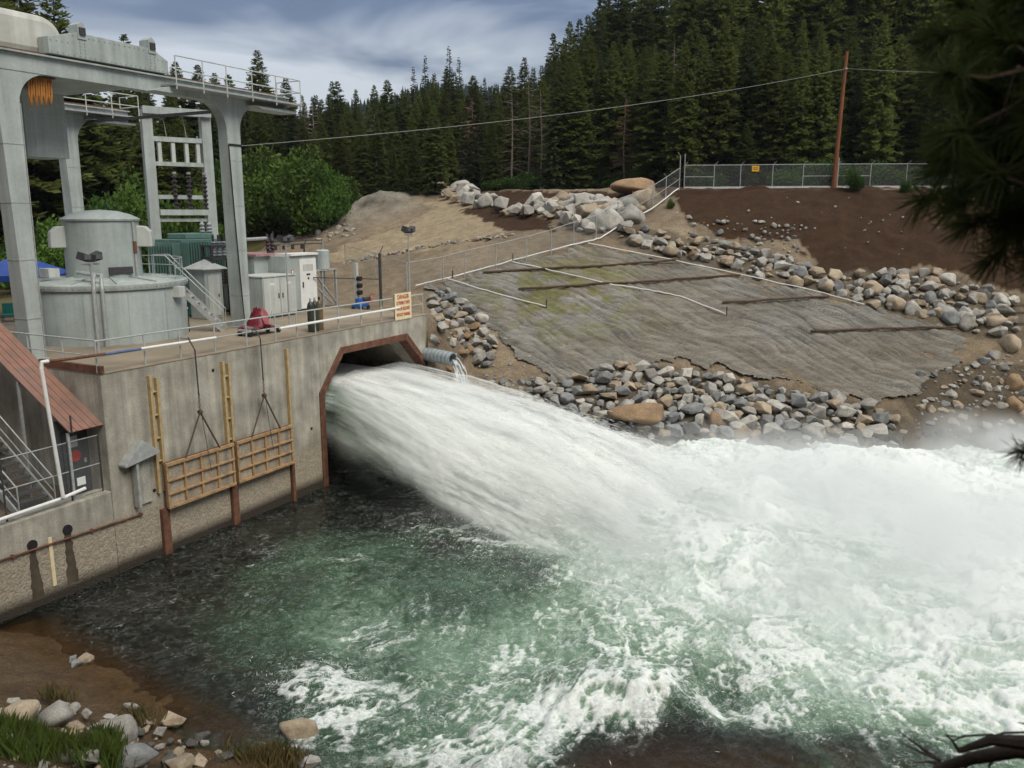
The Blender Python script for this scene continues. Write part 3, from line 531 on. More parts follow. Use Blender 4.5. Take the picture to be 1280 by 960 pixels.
    mx = N.new('ShaderNodeMix'); mx.data_type = 'RGBA'; Lk(r.outputs[0], mx.inputs[0]); Lk(cr.outputs[0], mx.inputs[6]); mx.inputs[7].default_value = (.80, .84, .83, 1); Lk(mx.outputs[2], b.inputs['Base Color'])
    rr = N.new('ShaderNodeMapRange'); rr.inputs[3].default_value = .12; rr.inputs[4].default_value = .75; Lk(r.outputs[0], rr.inputs[0]); Lk(rr.outputs[0], b.inputs['Roughness']); b.inputs['IOR'].default_value = 1.33
    sp2 = N.new('ShaderNodeMapRange'); sp2.inputs[3].default_value = .42; sp2.inputs[4].default_value = .05; Lk(r.outputs[0], sp2.inputs[0]); Lk(sp2.outputs[0], b.inputs['Specular IOR Level'])
    tr = N.new('ShaderNodeBsdfTransparent'); tr.inputs[0].default_value = (.74, .65, .44, 1)
    gl = N.new('ShaderNodeBsdfGlossy'); gl.inputs['Roughness'].default_value = .1; fr = N.new('ShaderNodeFresnel'); fr.inputs[0].default_value = 1.33
    sh = N.new('ShaderNodeMixShader'); Lk(fr.outputs[0], sh.inputs[0]); Lk(tr.outputs[0], sh.inputs[1]); Lk(gl.outputs[0], sh.inputs[2])
    mxx = N.new('ShaderNodeMath'); mxx.operation = 'MAXIMUM'; Lk(sp.outputs[2], mxx.inputs[0]); Lk(r.outputs[0], mxx.inputs[1])
    ms = N.new('ShaderNodeMixShader'); Lk(mxx.outputs[0], ms.inputs[0]); Lk(sh.outputs[0], ms.inputs[1]); Lk(b.outputs[0], ms.inputs[2]); Lk(ms.outputs[0], N['Material Output'].inputs[0])
    nb = N.new('ShaderNodeTexNoise'); nb.inputs['Scale'].default_value = 4; nb.inputs['Detail'].default_value = 6; nb.inputs['Roughness'].default_value = .62; nb.inputs['Distortion'].default_value = .6; Lk(geo.outputs['Position'], nb.inputs[0])
    bp = N.new('ShaderNodeBump'); bp.inputs['Strength'].default_value = .20; bp.inputs['Distance'].default_value = .10; Lk(nb.outputs[0], bp.inputs['Height'])
    bp2 = N.new('ShaderNodeBump'); bp2.inputs['Strength'].default_value = .3; bp2.inputs['Distance'].default_value = .04; Lk(r.outputs[0], bp2.inputs['Height']); Lk(bp.outputs[0], bp2.inputs['Normal'])
    for s_ in (b, gl): Lk(bp2.outputs[0], s_.inputs['Normal'])
    return m
tag(grid_mesh('pool_water', WX, WY, WZ, water_mat(), {'wat': wc}, keep=wkeep), 'churning green pool water streaked with white foam', kind='structure')
# ------------------------------------------------------------------ the jet
def jet_mat():
    m = bpy.data.materials.new('jet_white_water'); m.use_nodes = True; t = m.node_tree; N = t.nodes; Lk = t.links.new; b = N['Principled BSDF']
    at = N.new('ShaderNodeAttribute'); at.attribute_name = 'jet'; sp = N.new('ShaderNodeSeparateColor'); Lk(at.outputs['Color'], sp.inputs[0])
    cr = N.new('ShaderNodeValToRGB'); e = cr.color_ramp; e.elements[0].color = (.16, .21, .18, 1); e.elements[0].position = 0.05; e.elements[1].color = (.86, .89, .88, 1); e.elements[1].position = .62
    x = e.elements.new(.35); x.color = (.52, .61, .555, 1)
    Lk(sp.outputs[0], cr.inputs[0]); Lk(cr.outputs[0], b.inputs['Base Color']); b.inputs['Roughness'].default_value = .7; b.inputs['Specular IOR Level'].default_value = .1
    tr = N.new('ShaderNodeBsdfTransparent'); ms = N.new('ShaderNodeMixShader'); Lk(sp.outputs[1], ms.inputs[0]); Lk(tr.outputs[0], ms.inputs[1])
    tl = N.new('ShaderNodeBsdfTranslucent'); Lk(cr.outputs[0], tl.inputs[0]); m2 = N.new('ShaderNodeMixShader'); m2.inputs[0].default_value = .35; Lk(b.outputs[0], m2.inputs[1]); Lk(tl.outputs[0], m2.inputs[2])
    Lk(m2.outputs[0], ms.inputs[2]); Lk(ms.outputs[0], N['Material Output'].inputs[0]); return m
JM = jet_mat()
def jet_profile(n, th):
    zt = np.clip(4.75-.055*n-.0118*n*n, .12, 9)+np.where(n < 0, -.02*n, 0)
    al = np.where(n < .3, 11.35, 11.35-4.5*(1-np.exp(-np.maximum(n-.3, 0)/11))-.03*n); ar = np.where(n < .3, 19.45, 19.45+.12*(n-.3))
    ac = (al+ar)/2; hw = (ar-al)/2; ex = np.clip(.45+.05*n, .45, 1.0); ez = np.clip(.42+.03*n, .42, .8)
    c = np.cos(th); s = np.maximum(np.sin(th), 0)
    tilt = 1+.17*c*sst(10, 2, n)
    return ac-hw*np.sign(c)*np.abs(c)**ex, zt*s**ez*tilt-.25
def jet_shell(name, grow, thin, seed, label):
    ns = np.linspace(-5.5, 24, 330); ths = np.linspace(0, math.pi, 230); TH_, NN = np.meshgrid(ths, ns)
    a, z = jet_profile(NN, TH_)
    arc = TH_/math.pi*13
    st = fbm(NN*.20, arc*1.5, 5, seed); st2 = fbm(NN*.55, arc*3.6, 4, seed+5); st3 = fbm(NN*.9+arc*.2, arc*8, 3, seed+9)
    ca_ = np.cos(TH_); off = grow+(st-.5)*.42*np.clip(.3+NN*.07, .1, 1.4)+(st2-.5)*.10+(st3-.5)*.03+(fbm(NN*.7, arc*.8, 4, seed+3)-.5)*.06*np.clip(NN, 0, 20)
    off = np.where(NN < .4, np.minimum(off, .12), off)
    a = a-ca_*off; z = z+np.sin(TH_)*off
    ins = sst(.3, 1.2, NN)
    P = W(0, 0, 0)[None, None]+AV*a[..., None]-MV*NN[..., None]; P[..., 2] = z
    low = sst(.0, .15, TH_/math.pi)                                     # thin, clear water low on the near side
    lowr = sst(.02, .12, 1-TH_/math.pi)
    br = .60+.95*(st-.40)+.24*(st2-.5)+.05*(st3-.5)
    white = np.clip(br+.38*sst(.18, .42, TH_/math.pi)+.20*sst(6, 13, NN)-.34*sst(.5, .2, TH_/math.pi)*sst(11, 1, NN)-.25*sst(2., -1, NN)*sst(.45, .2, TH_/math.pi), 0, 1)
    al = np.clip(sst(.22, .62, .45*low*lowr+.55*st+.35*(st2-.5)+.25*np.minimum(low, lowr)), 0, 1)
    al = np.clip(al*np.clip(low*1.6*lowr, 0, 1)+.9*sst(.3, .5, low)*lowr, 0, 1)
    al = al*sst(24, 15, NN)*(1-sst(.46, .10, TH_/math.pi)*sst(7.5, 16.5, NN+7*(st-.5)+3*(st2-.5)))
    if thin < 1: al = al*thin*sst(.42, .72, st*.6+st2*.4+.06)*sst(-.2, 1.5, NN)*sst(.80, .55, TH_/math.pi)
    o = grid_mesh(name, P[..., 0], P[..., 1], P[..., 2], JM, {'jet': np.stack([white, al, al], -1)}); tag(o, label, 'water jet', kind='stuff'); return o
jet_shell('water_jet', 0, 1, 501, 'white jet of water bursting from the tunnel mouth')
for k in range(3): jet_shell('jet_spray', .16+.2*k, .62-.13*k, 540+31*k, 'thin streaky spray flying off the water jet')
# ------------------------------------------------------------------ outlet structure
OW = dthing('outlet_structure', 'weathered concrete outlet structure with deck on top and rust framed tunnel mouth', 'outlet structure', 0, 0, z=0)
OP = [(11.10, -3), (11.10, 4.30), (12.55, 5.98), (17.65, 5.98), (19.50, 4.25), (19.50, -3)]     # clear opening in (a, z)
b = MB()
for poly in ([(0, -3), (11.10, -3), (11.10, 4.30), (11.10, 7.035), (0, 7.035)], [(11.10, 4.30), (12.55, 5.98), (12.55, 7.035), (11.10, 7.035)],
             [(12.55, 5.98), (17.65, 5.98), (17.65, 7.035), (12.55, 7.035)], [(17.65, 5.98), (19.50, 4.25), (19.50, 7.035), (17.65, 7.035)], [(19.50, -3), (L, -3), (L, 7.035), (19.50, 7.035)]):
    b.prism(poly, 0, 1.3)
b.box(0, .9, 1.3, 18, -3, 7.035)
b.build('wall', 'conc', OW)
MB().box(-.015, L+.01, -.02, 18.2, 7.037, D).build('deck_slab', 'deck', OW, bevel=.03)
b = MB(); sh = [(OP[i], OP[i+1]) for i in range(5)]
for (p, q) in sh:
    b.add([(p[0], 1.3, p[1]), (q[0], 1.3, q[1]), (q[0], 13, q[1]), (p[0], 13, p[1])], [(0, 1, 2, 3)])
b.add([(OP[i][0], 13, OP[i][1]) for i in range(6)], [tuple(range(6))])
b.build('tunnel_lining', 'conc_in', OW)
MB().box(18.2, 19.45, 5.5, 7, -2, 5.1).build('tunnel_pier', 'conc_in', OW)
fw = .30
def off(p, k):                                                        # outward offset of the opening corners
    c = (15.3, 1.5); return p
OUT = [(11.10-fw, -1.2), (11.10-fw, 4.42), (12.42, 5.98+fw), (17.78, 5.98+fw), (19.50+.22, 4.40), (19.50+.22, -1.2)]
INN = [(11.10+.03, -1.2), (11.10+.03, 4.30), (12.56, 5.96), (17.64, 5.96), (19.47, 4.24), (19.47, -1.2)]
for i in range(5):
    MB().prism([INN[i], INN[i+1], OUT[i+1], OUT[i]], -.07, .55).build('portal_frame', 'rust', OW, bevel=.015)
# formwork joints and tie holes as real recess-like strips
for a, z in ((4.8, 6.43), (1.71, 2.52), (10.2, 2.9), (8.9, 5.6)):
    MB().cyl((a, .02, z), (a, -.012, z), .07, n=10).build('tie_hole', 'black', OW)
MB().box(.0, L, -.012, .01, 6.66, 6.70).build('pour_joint', 'dark', OW) if False else None
MB().bar((.05, -.06, D+.12), (.05, 3.2, D+.12), .14, .24).build('edge_beam', 'rust', OW)
RW = dthing('retaining_wall', 'low concrete wall with weep holes and rust stains left of the outlet', 'wall', 0, 0, z=0)
MB().prism([(-24, -3), (0, -3), (0, 3.0), (-24, 3.0)], .004, .72).build('wall_body', 'conc', RW, bevel=.03)
for a, z in ((-1.73, 2.2), (-2.94, 2.1)):
    MB().cyl((a, .05, z), (a, -.03, z), .17, n=14).build('weep_hole', 'black', RW)
    rs_ = random.Random(int(a*100)); zs = np.linspace(0, 1.85, 16); wl = [.10+.05*t+rs_.uniform(-.035, .035) for t in zs]; wr = [.08+.09*t+rs_.uniform(-.04, .04) for t in zs]
    pts = [(a-l_, z-t) for l_, t in zip(wl, zs)]+[(a+r_, z-t) for r_, t in zip(wr[::-1], zs[::-1])]
    MB().prism(pts, -.006, .003).build('water_stain', M('algae_stain', (.035, .027, .018), .6, var=.6, scale=3, col2=(.10, .08, .055)), RW)
MB().box(-2.42, -2.30, -.03, .0, .5, 2.15).build('staff_gauge', 'cream', RW)
pl = dthing('rusty_pipe_line', 'thin rusty pipe running level along the lower concrete wall', 'pipe', 0, 0, z=0)
MB().tube([(-9, -.06, 2.05), (-4, -.06, 1.99), (1.03, -.06, 1.84)], .035).build('pipe_run', 'rust', pl)
for a, z in ((1.03, 1.84), (-.9, 1.9), (-3.6, 1.98)): MB().cyl((a, .03, z), (a, -.1, z), .06).build('bracket', 'rust', pl)
ho = dthing('slot_hood', 'grey sheet metal hood with peaked cap fixed to the wall face', 'hood', 1.0, 0, z=0)
b = MB(); b.prism([(-.66, 3.86), (.10, 4.58), (.75, 4.05), (.75, 3.98), (-.66, 3.78)], -.42, .0); b.build('cap', 'gal', ho, bevel=.01)
MB().box(-.20, .52, -.10, .0, 2.2, 3.92).build('slot_panel', 'conc', ho); MB().box(-.20, -.10, -.34, -.10, 2.2, 3.8).build('slot_side', 'gal', ho)
# ------------------------------------------------------------------ gate guides, gates, slings
for a, two, lab in ((1.95, 1, 'leftmost ochre gate guide rail on the concrete wall'), (5.32, 2, 'double ochre ladder guide between the two gates'), (8.78, 0, 'rightmost slim ochre gate guide rail on the wall')):
    g = dthing('gate_guide', lab, 'guide rail', a, 0, 'gate guide rails', z=0)
    xs = (-.11, .17) if two else (0,)
    for x in xs:
        MB().box(x-.05, x+.05, -.15, -.01, 2.4 if a < 5 else 3.3, 6.72 if x < .1 else 6.62).build('rail', 'guide', g)
    MB().box(-.10, .22 if two else .06, -.16, -.012, -1.5, 1.75).build('lower_rail', 'rust', g)
    if two:
        for z in (3.55, 4.4, 5.25, 6.1): MB().box(-.06, .12, -.12, -.02, z, z+.05).build('rung', 'guide', g)
def gate(a0, a1, lab, sl, slab):
    g = dthing('bulkhead_gate', lab, 'gate', a0, 0, 'bulkhead gates', z=0); w_ = a1-a0; z0, z1 = 1.75, 3.48
    MB().box(.02, w_-.02, -.26, -.20, z0+.05, z1-.04).build('panel', 'ply', g)
    for z, t in ((z0, .11), (z0+.52, .08), (z0+1.02, .08), (z1-.13, .13)): MB().box(0, w_, -.37, -.262, z, z+t).build('rail', 'plyframe', g, bevel=.012)
    for k in range(5):
        x = k*(w_-.09)/4
        for zz0, zz1 in ((z0+.112, z0+.518), (z0+.602, z0+1.018), (z0+1.102, z1-.132)): MB().box(x, x+.09, -.345, -.263, zz0, zz1).build('stile', 'plyframe', g, bevel=.01)
    MB().box(0, w_, -.20, -.17, z0, z1).build('back_frame', 'rust', g)
    t = dthing('lifting_sling', slab, 'sling', sl, 0, 'gate lifting slings', z=0); y = -.36
    for dx in (-.82, .82): MB().tube([(0, y, 5.05), (dx, y, z1)], .035).build('sling_leg', 'rustlt', t)
    b = MB()
    for k in range(9): zc = 5.1+k*.09; b.tube([(0+.03*math.cos(q), y+.03*math.sin(q)*(k % 2), zc+.055*math.sin(q)) for q in np.linspace(0, 6.28, 7)], .012, 5)
    b.build('chain', 'rustlt', t)
    MB().tube([(0, y, 5.7), (-.01, y+.02, 7.4), (-.02, -.05, 7.85)], .03).build('cable', 'dark', t)
    MB().tube([(.05, y, 5.05), (.25, y-.1, z1-.8)], .012).build('tag_line', 'dark', t)
    MB().cyl((-.06, y, 5.05), (.06, y, 5.05), .09).build('shackle', 'rustlt', t)
    MB().bar((0, -.05, 7.8), (0, .5, 7.8), .08, .08).build('hoist_arm', 'gal', t)
gate(2.02, 5.28, 'left timber bulkhead gate hanging lower on the concrete wall', 3.72, 'chain sling and cable holding the left gate')
gate(5.44, 8.62, 'right timber bulkhead gate next to the tunnel mouth', 7.05, 'chain sling and cable holding the right gate')
# ------------------------------------------------------------------ handrails and pipes on the deck edge
hr = dthing('deck_handrail', 'grey pipe handrail along the front edge of the deck', 'handrail', 0, .12, z=D)
posts = [0, 1.9, 3.45, 5.1, 6.75, 8.4, 9.7, 10.9, 12.5, 14.2, 15.8, 17.4, 19.5]
for a in posts: MB().cyl((a, 0, 0), (a, 0, 1.07), .03, n=8).build('post', 'rail', hr)
for a0, a1 in zip(posts[:-1], posts[1:]):
    MB().cyl((a0, 0, 1.07), (a1, 0, 1.07), .03, n=8).build('top_rail', 'rail', hr)
    MB().cyl((a0, 0, .55), (a1, 0, .55), .022, n=8).build('mid_rail', 'rail', hr)
h2 = dthing('side_handrail', 'grey pipe handrail along the left end of the deck', 'handrail', .12, .12, z=D)
for y in (1.9, 3.8, 5.8, 7.8): MB().cyl((0, y, 0), (0, y, 1.07), .03, n=8).build('post', 'rail', h2)
for z, r in ((1.07, .03), (.55, .022)): MB().cyl((0, .04, z), (0, 7.8, z), r, n=8).build('top_rail' if z > 1 else 'mid_rail', 'rail', h2)
wp = dthing('water_pipe', 'white and rust pipe strapped to the handrail and dropping to the low wall', 'pipe', 0, -.08, z=0)
MB().tube([(.2, 0, 7.74), (-1.0, 0, 7.76), (-1.85, 0, 7.80)], .05, 8).build('rusty_length', 'rust', wp)
MB().tube([(.2, 0, 7.74), (1.6, 0, 7.72)], .052, 8).build('blue_length', 'blue', wp)
MB().tube([(1.6, 0, 7.72), (5.0, .02, 7.68)], .05, 8).build('white_length', 'pvc', wp)
MB().tube([(8.5, .04, 7.62), (13, .03, 7.66), (17.2, .04, 7.68)], .05, 8).build('white_length', 'pvc', wp)
MB().tube([(-1.8, 0, 7.80), (-2.02, 0, 7.80), (-2.05, 0, 7.6), (-1.92, 0, 5.4), (-1.78, .03, 3.32)], .062, 8).build('drop_pipe', 'pvc', wp)
MB().tube([(-.9, .15, 3.36), (-1.78, .15, 3.26), (-4, .15, 3.2), (-9, .15, 3.15)], .06, 8).build('wall_top_pipe', 'pvc', wp)
# ------------------------------------------------------------------ danger sign
sg = dthing('danger_sign', 'cream board lettered in red hung at the tunnel end of the railing', 'sign', 16.75, -.02, z=D)
MB().box(0, 1.45, -.03, 0, -.05, 1.30).build('board', 'cream', sg, bevel=.004)
for x in (.02, 1.37): MB().box(x, x+.06, 0, .05, -.05, 1.25).build('batten', 'dark', sg)
def text(txt, parent, loc, size, mat, width=None, rot=(math.pi/2, 0, 0), name='lettering', ext=.004):
    c = bpy.data.curves.new(name, 'FONT'); c.body = txt; c.size = size; c.align_x = 'CENTER'; c.align_y = 'CENTER'; c.extrude = ext; c.offset = size*.018
    o = bpy.data.objects.new(name, c); COL.objects.link(o); bpy.context.view_layer.update()
    me = bpy.data.meshes.new_from_object(o.evaluated_get(bpy.context.evaluated_depsgraph_get())); bpy.data.objects.remove(o); bpy.data.curves.remove(c)
    me.materials.clear(); me.materials.append(MT[mat]); xs = [v.co.x for v in me.vertices]; wd = max(xs)-min(xs)
    r = addo(name, me, parent, loc, rot, ((width/wd) if width else 1, 1, 1)); return r
for t_, z, s_, wd in (('DANGER', 1.10, .30, 1.0), ('EXTREMELY SWIFT', .80, .24, 1.18), ('WATER RELEASED', .50, .24, 1.16), ('WITHOUT WARNING', .20, .24, 1.18)): text(t_, sg, (.725, -.034, z), s_, 'redp', wd)
# ------------------------------------------------------------------ gantry crane
GT = dthing('gantry_crane', 'pale grey gantry crane frame standing over the round housing', 'gantry crane', 0, 0, z=D)
ZT, ZB = 10.75, 10.08                                                 # beam top and bottom above the deck
def arc(cx, cz, r, t0, t1, k=7): return [(cx+r*math.cos(math.radians(t)), cz+r*math.sin(math.radians(t))) for t in np.linspace(t0, t1, k)]
def leg(a, m, both, left=True):
    R = 1.15; wt, wb = .40, .24
    right = [(a+wb, 0)]+([(a+wt, ZB-R)]+[(p, q) for p, q in arc(a+wt+R, ZB-R, R, 180, 90)] if both or not left else [(a+wt, ZB)])
    lft = ([(p, q) for p, q in arc(a-wt-R, ZB-R, R, 90, 0)] if both or left else [(a-wt, ZB)])+[(a-wb, 0)]
    poly = right+lft; k = len(poly); b = MB(); vs = []
    for sgn in (-1, 1):
        for x, z in poly: h = .40-.14*min(1, z/ZB); vs.append((x, m+sgn*h, z))
    b.add(vs, [tuple(range(k)), tuple(range(2*k-1, k-1, -1))]+[(i, k+i, k+(i+1) % k, (i+1) % k) for i in range(k)])
    o = b.build('leg', 'paint', GT, bevel=.012)
    for z in (1.5, 3.6, 5.6, 7.6): 
        t = z/ZB; wz = wb+(wt-wb)*t; hz = .40-.14*t
        MB().box(a-wz-.012, a+wz+.012, m-hz-.012, m+hz+.012, z, z+.03).build('seam_band', 'gal', o)
    MB().box(a-.34, a+.34, m-.5, m+.5, 0, .05).build('base_plate', 'gal', o)
for m in (4.75, 16.1):
    leg(.75, m, False, left=False); leg(11.05, m, True)
    bm_ = MB().box(-.9, 14.6, m-.28, m+.28, ZB+.002, ZT-.06).build('beam', 'paint', GT, bevel=.015)
    MB().box(-.95, 14.65, m-.42, m+.42, ZT-.058, ZT).build('beam_flange', 'paint', GT)
    MB().box(-.9, 14.6, m-.05, m+.05, ZT+.002, ZT+.12).build('crane_rail', 'rust', GT)
    MB().prism([(11.9, ZB), (14.6, ZB), (14.6, ZB-.12), (12.4, ZB-.12)], m-.85, m+.1).build('platform_soffit', 'paint', GT)
    MB().box(7.2, 14.7, m-1.15, m-.30, ZB+.25, ZB+.33).build('walkway', 'gal', GT)
    ra = [7.3, 8.7, 10.0, 11.5, 13.0, 14.65]
    for a in ra: MB().cyl((a, m-1.12, ZB+.1), (a, m-1.12, ZB+1.4), .028, n=6).build('walkway_post', 'paintw', GT)
    MB().cyl((14.65, m+.35, ZB+.1), (14.65, m+.35, ZB+1.4), .028, n=6).build('walkway_post', 'paintw', GT)
    for z in (.85, 1.4):
        MB().cyl((7.3, m-1.12, ZB+z), (14.65, m-1.12, ZB+z), .026, n=6).build('walkway_rail', 'paintw', GT); MB().cyl((14.65, m-1.12, ZB+z), (14.65, m+.35, ZB+z), .026, n=6).build('walkway_rail', 'paintw', GT)
    MB().prism([(6.4, ZB-.02), (7.6, ZB-.02), (7.6, ZB+.22), (7.2, ZB+.22)], m-.8, m-.29).build('bracket', 'paint', GT)
# cross tie to the switch rack
MB().bar((12.2, 16.1, ZB-.1), (11.2, 5.1, ZB-.25), .10, .14).build('tie_beam', 'dark', GT)
MB().tube([(.75+.3, 4.4, 0), (.75+.36, 4.42, 5), (.75+.42, 4.46, 9)], .02).build('conduit', 'gal', GT)
# crane bridge and trolley riding on the rails
CB = dthing('crane_bridge', 'riveted grey crane bridge carriage resting on the front gantry beam', 'crane', 2.45, 4.75, z=D+ZT)
b = MB(); b.prism([(0, .12), (5.2, .12), (5.2, .62), (4.5, .98), (1.2, 1.02), (0, .70)], -.30, .30); car = b.build('carriage', 'paint', CB, bevel=.015)
rv = MB()
for x in np.arange(.1, 5.2, .22):
    for z in (.2, .88 if .9 < x < 4.6 else .6): rv.cyl((x, -.30, z), (x, -.325, z), .022, n=6)
for xx in (1.25, 1.45, 4.35, 4.55):
    for z in np.arange(.2, .95, .12): rv.cyl((xx, -.30, z), (xx, -.325, z), .022, n=6)
rv.build('rivets', 'paint', car); tag(rv and car.children[0], kind='stuff')
for x in (1.35, 4.45): MB().prism([(x-.18, .8), (x+.18, .8), (x+.16, 1.25), (x+.02, 1.42), (x-.16, 1.3)], -.34, .2).build('lifting_lug', 'paint', CB); MB().box(x-.12, x+.12, -.40, -.342, .95, 1.2).build('bumper', 'dark', CB)
for x in (.5, 4.7): MB().cyl((x, -.08, .21), (x, .08, .21), .2, n=16).build('wheel', 'dark', CB)
b = MB(); b.prism([(-1.2, .35), (1.3, .35), (1.3, .75), (-1.2, .75)], .4, 11.5); b.build('bridge_girder', 'paint', CB, bevel=.02)
TR = dthing('crane_trolley_house', 'pale rounded crane hoist housing with rust streaks on the gantry', 'crane housing', 0, 7.0, z=D+ZT)
pr = [(-5.5, .10), (3.55, .10), (3.55, .6)]+arc(2.75, .72, .8, 0, 90, 8)+[(-5.5, 1.52)]
MB().prism(pr, -1.9, 2.6).build('shell', M('rust_streaked_paint', (.55, .57, .54), .55, var=.12, scale=1.2, streak=.25, col2=(.46, .45, .40)), TR, bevel=.25)
MB().box(-5.5, 3.3, -1.7, 2.4, -.12, .098).build('base_frame', 'dark', TR)
HB = dthing('hoist_box', 'grey steel counterweight box hanging under the gantry beam', 'hoist box', 2.9, 7.0, z=D+7.4)
MB().box(0, 1.75, 0, 1.4, 0, 2.45).build('box', 'paint', HB, bevel=.02); MB().box(-.01, 1.76, -.012, 1.41, 1.55, 1.58).build('seam', 'gal', HB)
for x in (.2, 1.5): MB().bar((x, .7, 2.45), (x, .7, 3.5), .1, .1).build('hanger', 'dark', HB)
MB().box(-1.1, 3.2, -2.1, 3.5, 2.72, 2.8).build('under_platform', 'paint', HB)
FS = dthing('cable_festoon', 'looped orange trailing cable bundled under the gantry beam corner', 'cable', 1.75, 4.75, z=D+8.9)
for k in range(5): x = k*.19; MB().tube([(x, 0, 1.15), (x-.04, 0, .5), (x, 0, .08+.03*k), (x+.07, 0, .5), (x+.09, 0, 1.15)], .04).build('loop', M('orange_cable', (.42, .17, .03), .6, var=.3), FS)
MB().box(-.15, 1.0, -.05, .05, 1.12, 1.2).build('festoon_rail', 'dark', FS)
# ------------------------------------------------------------------ round generator housing
DR = dthing('generator_housing', 'round two tier pale grey steel housing with domed top on the deck', 'generator housing', 6.2, 7.6)
MB().lathe([(3.20, 0), (3.20, 2.15), (3.18, 2.2)], 72).build('lower_drum', 'drum', DR, smooth=True)
MB().lathe([(3.28, 2.20), (3.30, 2.24), (3.30, 2.42), (3.24, 2.46), (1.4, 2.62)], 72).build('drum_cover', 'paint', DR, smooth=True)
for t in range(0, 360, 30):
    c, s_ = math.cos(math.radians(t)), math.sin(math.radians(t)); MB().bar((c*1.5, s_*1.5, 2.64), (c*3.18, s_*3.18, 2.49), .05, .05).build('cover_rib', 'paint', DR)
MB().lathe([(1.50, 2.55), (1.50, 4.95)], 48).build('upper_drum', 'drum', DR, smooth=True)
MB().lathe([(1.56, 4.95), (1.58, 5.02), (1.2, 5.22), (.7, 5.36), (.02, 5.42)], 48).build('dome', 'drum', DR, smooth=True)
for t in range(7, 367, 30):
    c, s_ = math.cos(math.radians(t)), math.sin(math.radians(t)); MB().bar((c*3.202, s_*3.202, .02), (c*3.202, s_*3.202, 2.18), .05, .02, (c, s_, 0)).build('weld_seam', 'drum', DR)
rb_ = MB()
for t in range(0, 360, 4): c, s_ = math.cos(math.radians(t)), math.sin(math.radians(t)); rb_.cyl((c*3.29, s_*3.29, 2.33), (c*3.33, s_*3.33, 2.33), .028, n=6)
tag(rb_.build('rim_bolts', 'gal', DR), kind='stuff')
def on_drum(ang, r): return (r*math.cos(math.radians(ang)), r*math.sin(math.radians(ang)))
# local directions: camera looks from -y/+x side; left of picture is roughly -x/+y
vc = np.array([0, 0])-np.array([W(6.2, 7.6)[0], W(6.2, 7.6)[1]]); camang = math.degrees(math.atan2(vc[1], vc[0]))-math.degrees(TH)
for da, lab in ((-78, 0), (78, 1)):
    c = on_drum(camang+da, 1.78); d_ = Vector((c[0], c[1], 0)).normalized(); s_ = d_.cross(Vector((0, 0, 1)))
    b = MB(); prof = [(0, 3.85), (0, 4.75), (.35, 4.72), (.58, 4.5), (.62, 4.2), (.62, 3.85)]
    vs = []
    for sg_ in (-.32, .32):
        for x, z in prof: p = d_*(1.42+x)+s_*sg_; vs.append((p.x, p.y, z))
    k = len(prof); b.add(vs, [tuple(range(k)), tuple(range(2*k-1, k-1, -1))]+[(i, k+i, k+(i+1) % k, (i+1) % k) for i in range(k)]); b.build('vent_hood', 'paintw', DR, bevel=.04)
def drum_plate(name, da, r, w_, z0, z1, t, mat):
    c = on_drum(camang+da, r); d_ = Vector((c[0], c[1], 0)).normalized(); s_ = d_.cross(Vector((0, 0, 1))); b = MB(); vs = []
    for dd in (-.05, t):
        for sx, z in ((-w_/2, z0), (w_/2, z0), (w_/2, z1), (-w_/2, z1)): p = d_*(r+dd)+s_*(-sx); vs.append((p.x, p.y, z))
    b.add(vs, [(0, 1, 2, 3), (7, 6, 5, 4), (0, 4, 5, 1), (1, 5, 6, 2), (2, 6, 7, 3), (3, 7, 4, 0)]); return b.build(name, mat, DR, bevel=.01)
drum_plate('louvre', 24, 1.5, 1.0, 2.75, 3.05, .03, 'dark'); drum_plate('lamp_box', 56, 3.20, .5, 1.75, 2.2, .3, 'paintw'); drum_plate('terminal_box', -60, 2.2, .75, 2.7, 3.05, .4, 'paintw')
for da in (-8, -3):
    p0 = on_drum(camang+da, 3.38); p1 = on_drum(camang+da, 3.34); p2 = on_drum(camang+da, 2.9); p3 = on_drum(camang+da-20, 2.2)
    MB().tube([(p0[0], p0[1], 0), (p1[0], p1[1], 2.3), (p1[0]*.97, p1[1]*.97, 2.66), (p2[0], p2[1], 2.82), (p3[0], p3[1], 2.9)], .075, 8).build('conduit', 'gal', DR)
pd = on_drum(camang+52, 1.56); MB().cyl((pd[0], pd[1], 2.6), (pd[0], pd[1], 4.9), .05).build('downpipe', 'gal', DR); MB().cyl((pd[0]*1.01, pd[1]*1.01, 3.6), (pd[0]*1.01, pd[1]*1.01, 4.1), .075).build('rusty_sleeve', 'rust', DR)
for r_, z in ((3.13, 3.35), (3.13, 2.95)):
    b = MB(); b.tube([(*on_drum(camang+q, r_), z) for q in range(60, 200, 10)], .022); b.build('cover_handrail', 'gal', DR)
for q in range(60, 200, 20): c = on_drum(camang+q, 3.13); MB().cyl((c[0], c[1], 2.45), (c[0], c[1], 3.35), .02, n=6).build('cover_post', 'gal', DR)
ST = dthing('access_stair', 'steep grey metal stair leaning against the round housing', 'stair', 8.55, 5.15)
for x in (-.05, .75):
    y0 = 0 if x < 0 else .0
p0 = np.array([1.35, -.55, 0]); p1 = np.array([-.15, 1.15, 2.5]); sv = np.array([.42, .36, 0])
for k in (-1, 1):
    MB().bar(p0+sv*k, p1+sv*k, .06, .20).build('stringer', 'gal', ST)
    q0, q1 = p0+sv*k+[0, 0, .95], p1+sv*k+[0, 0, .95]; MB().tube([p0+sv*k, q0, q1, q1-np.array([.45, -.5, 0]), p1+sv*k-np.array([.45, -.5, .0])], .024).build('handrail', 'gal', ST)
for t in np.linspace(.08, .95, 9): c = p0+(p1-p0)*t; MB().bar(c-sv, c+sv, .20, .03).build('tread', 'gal', ST)
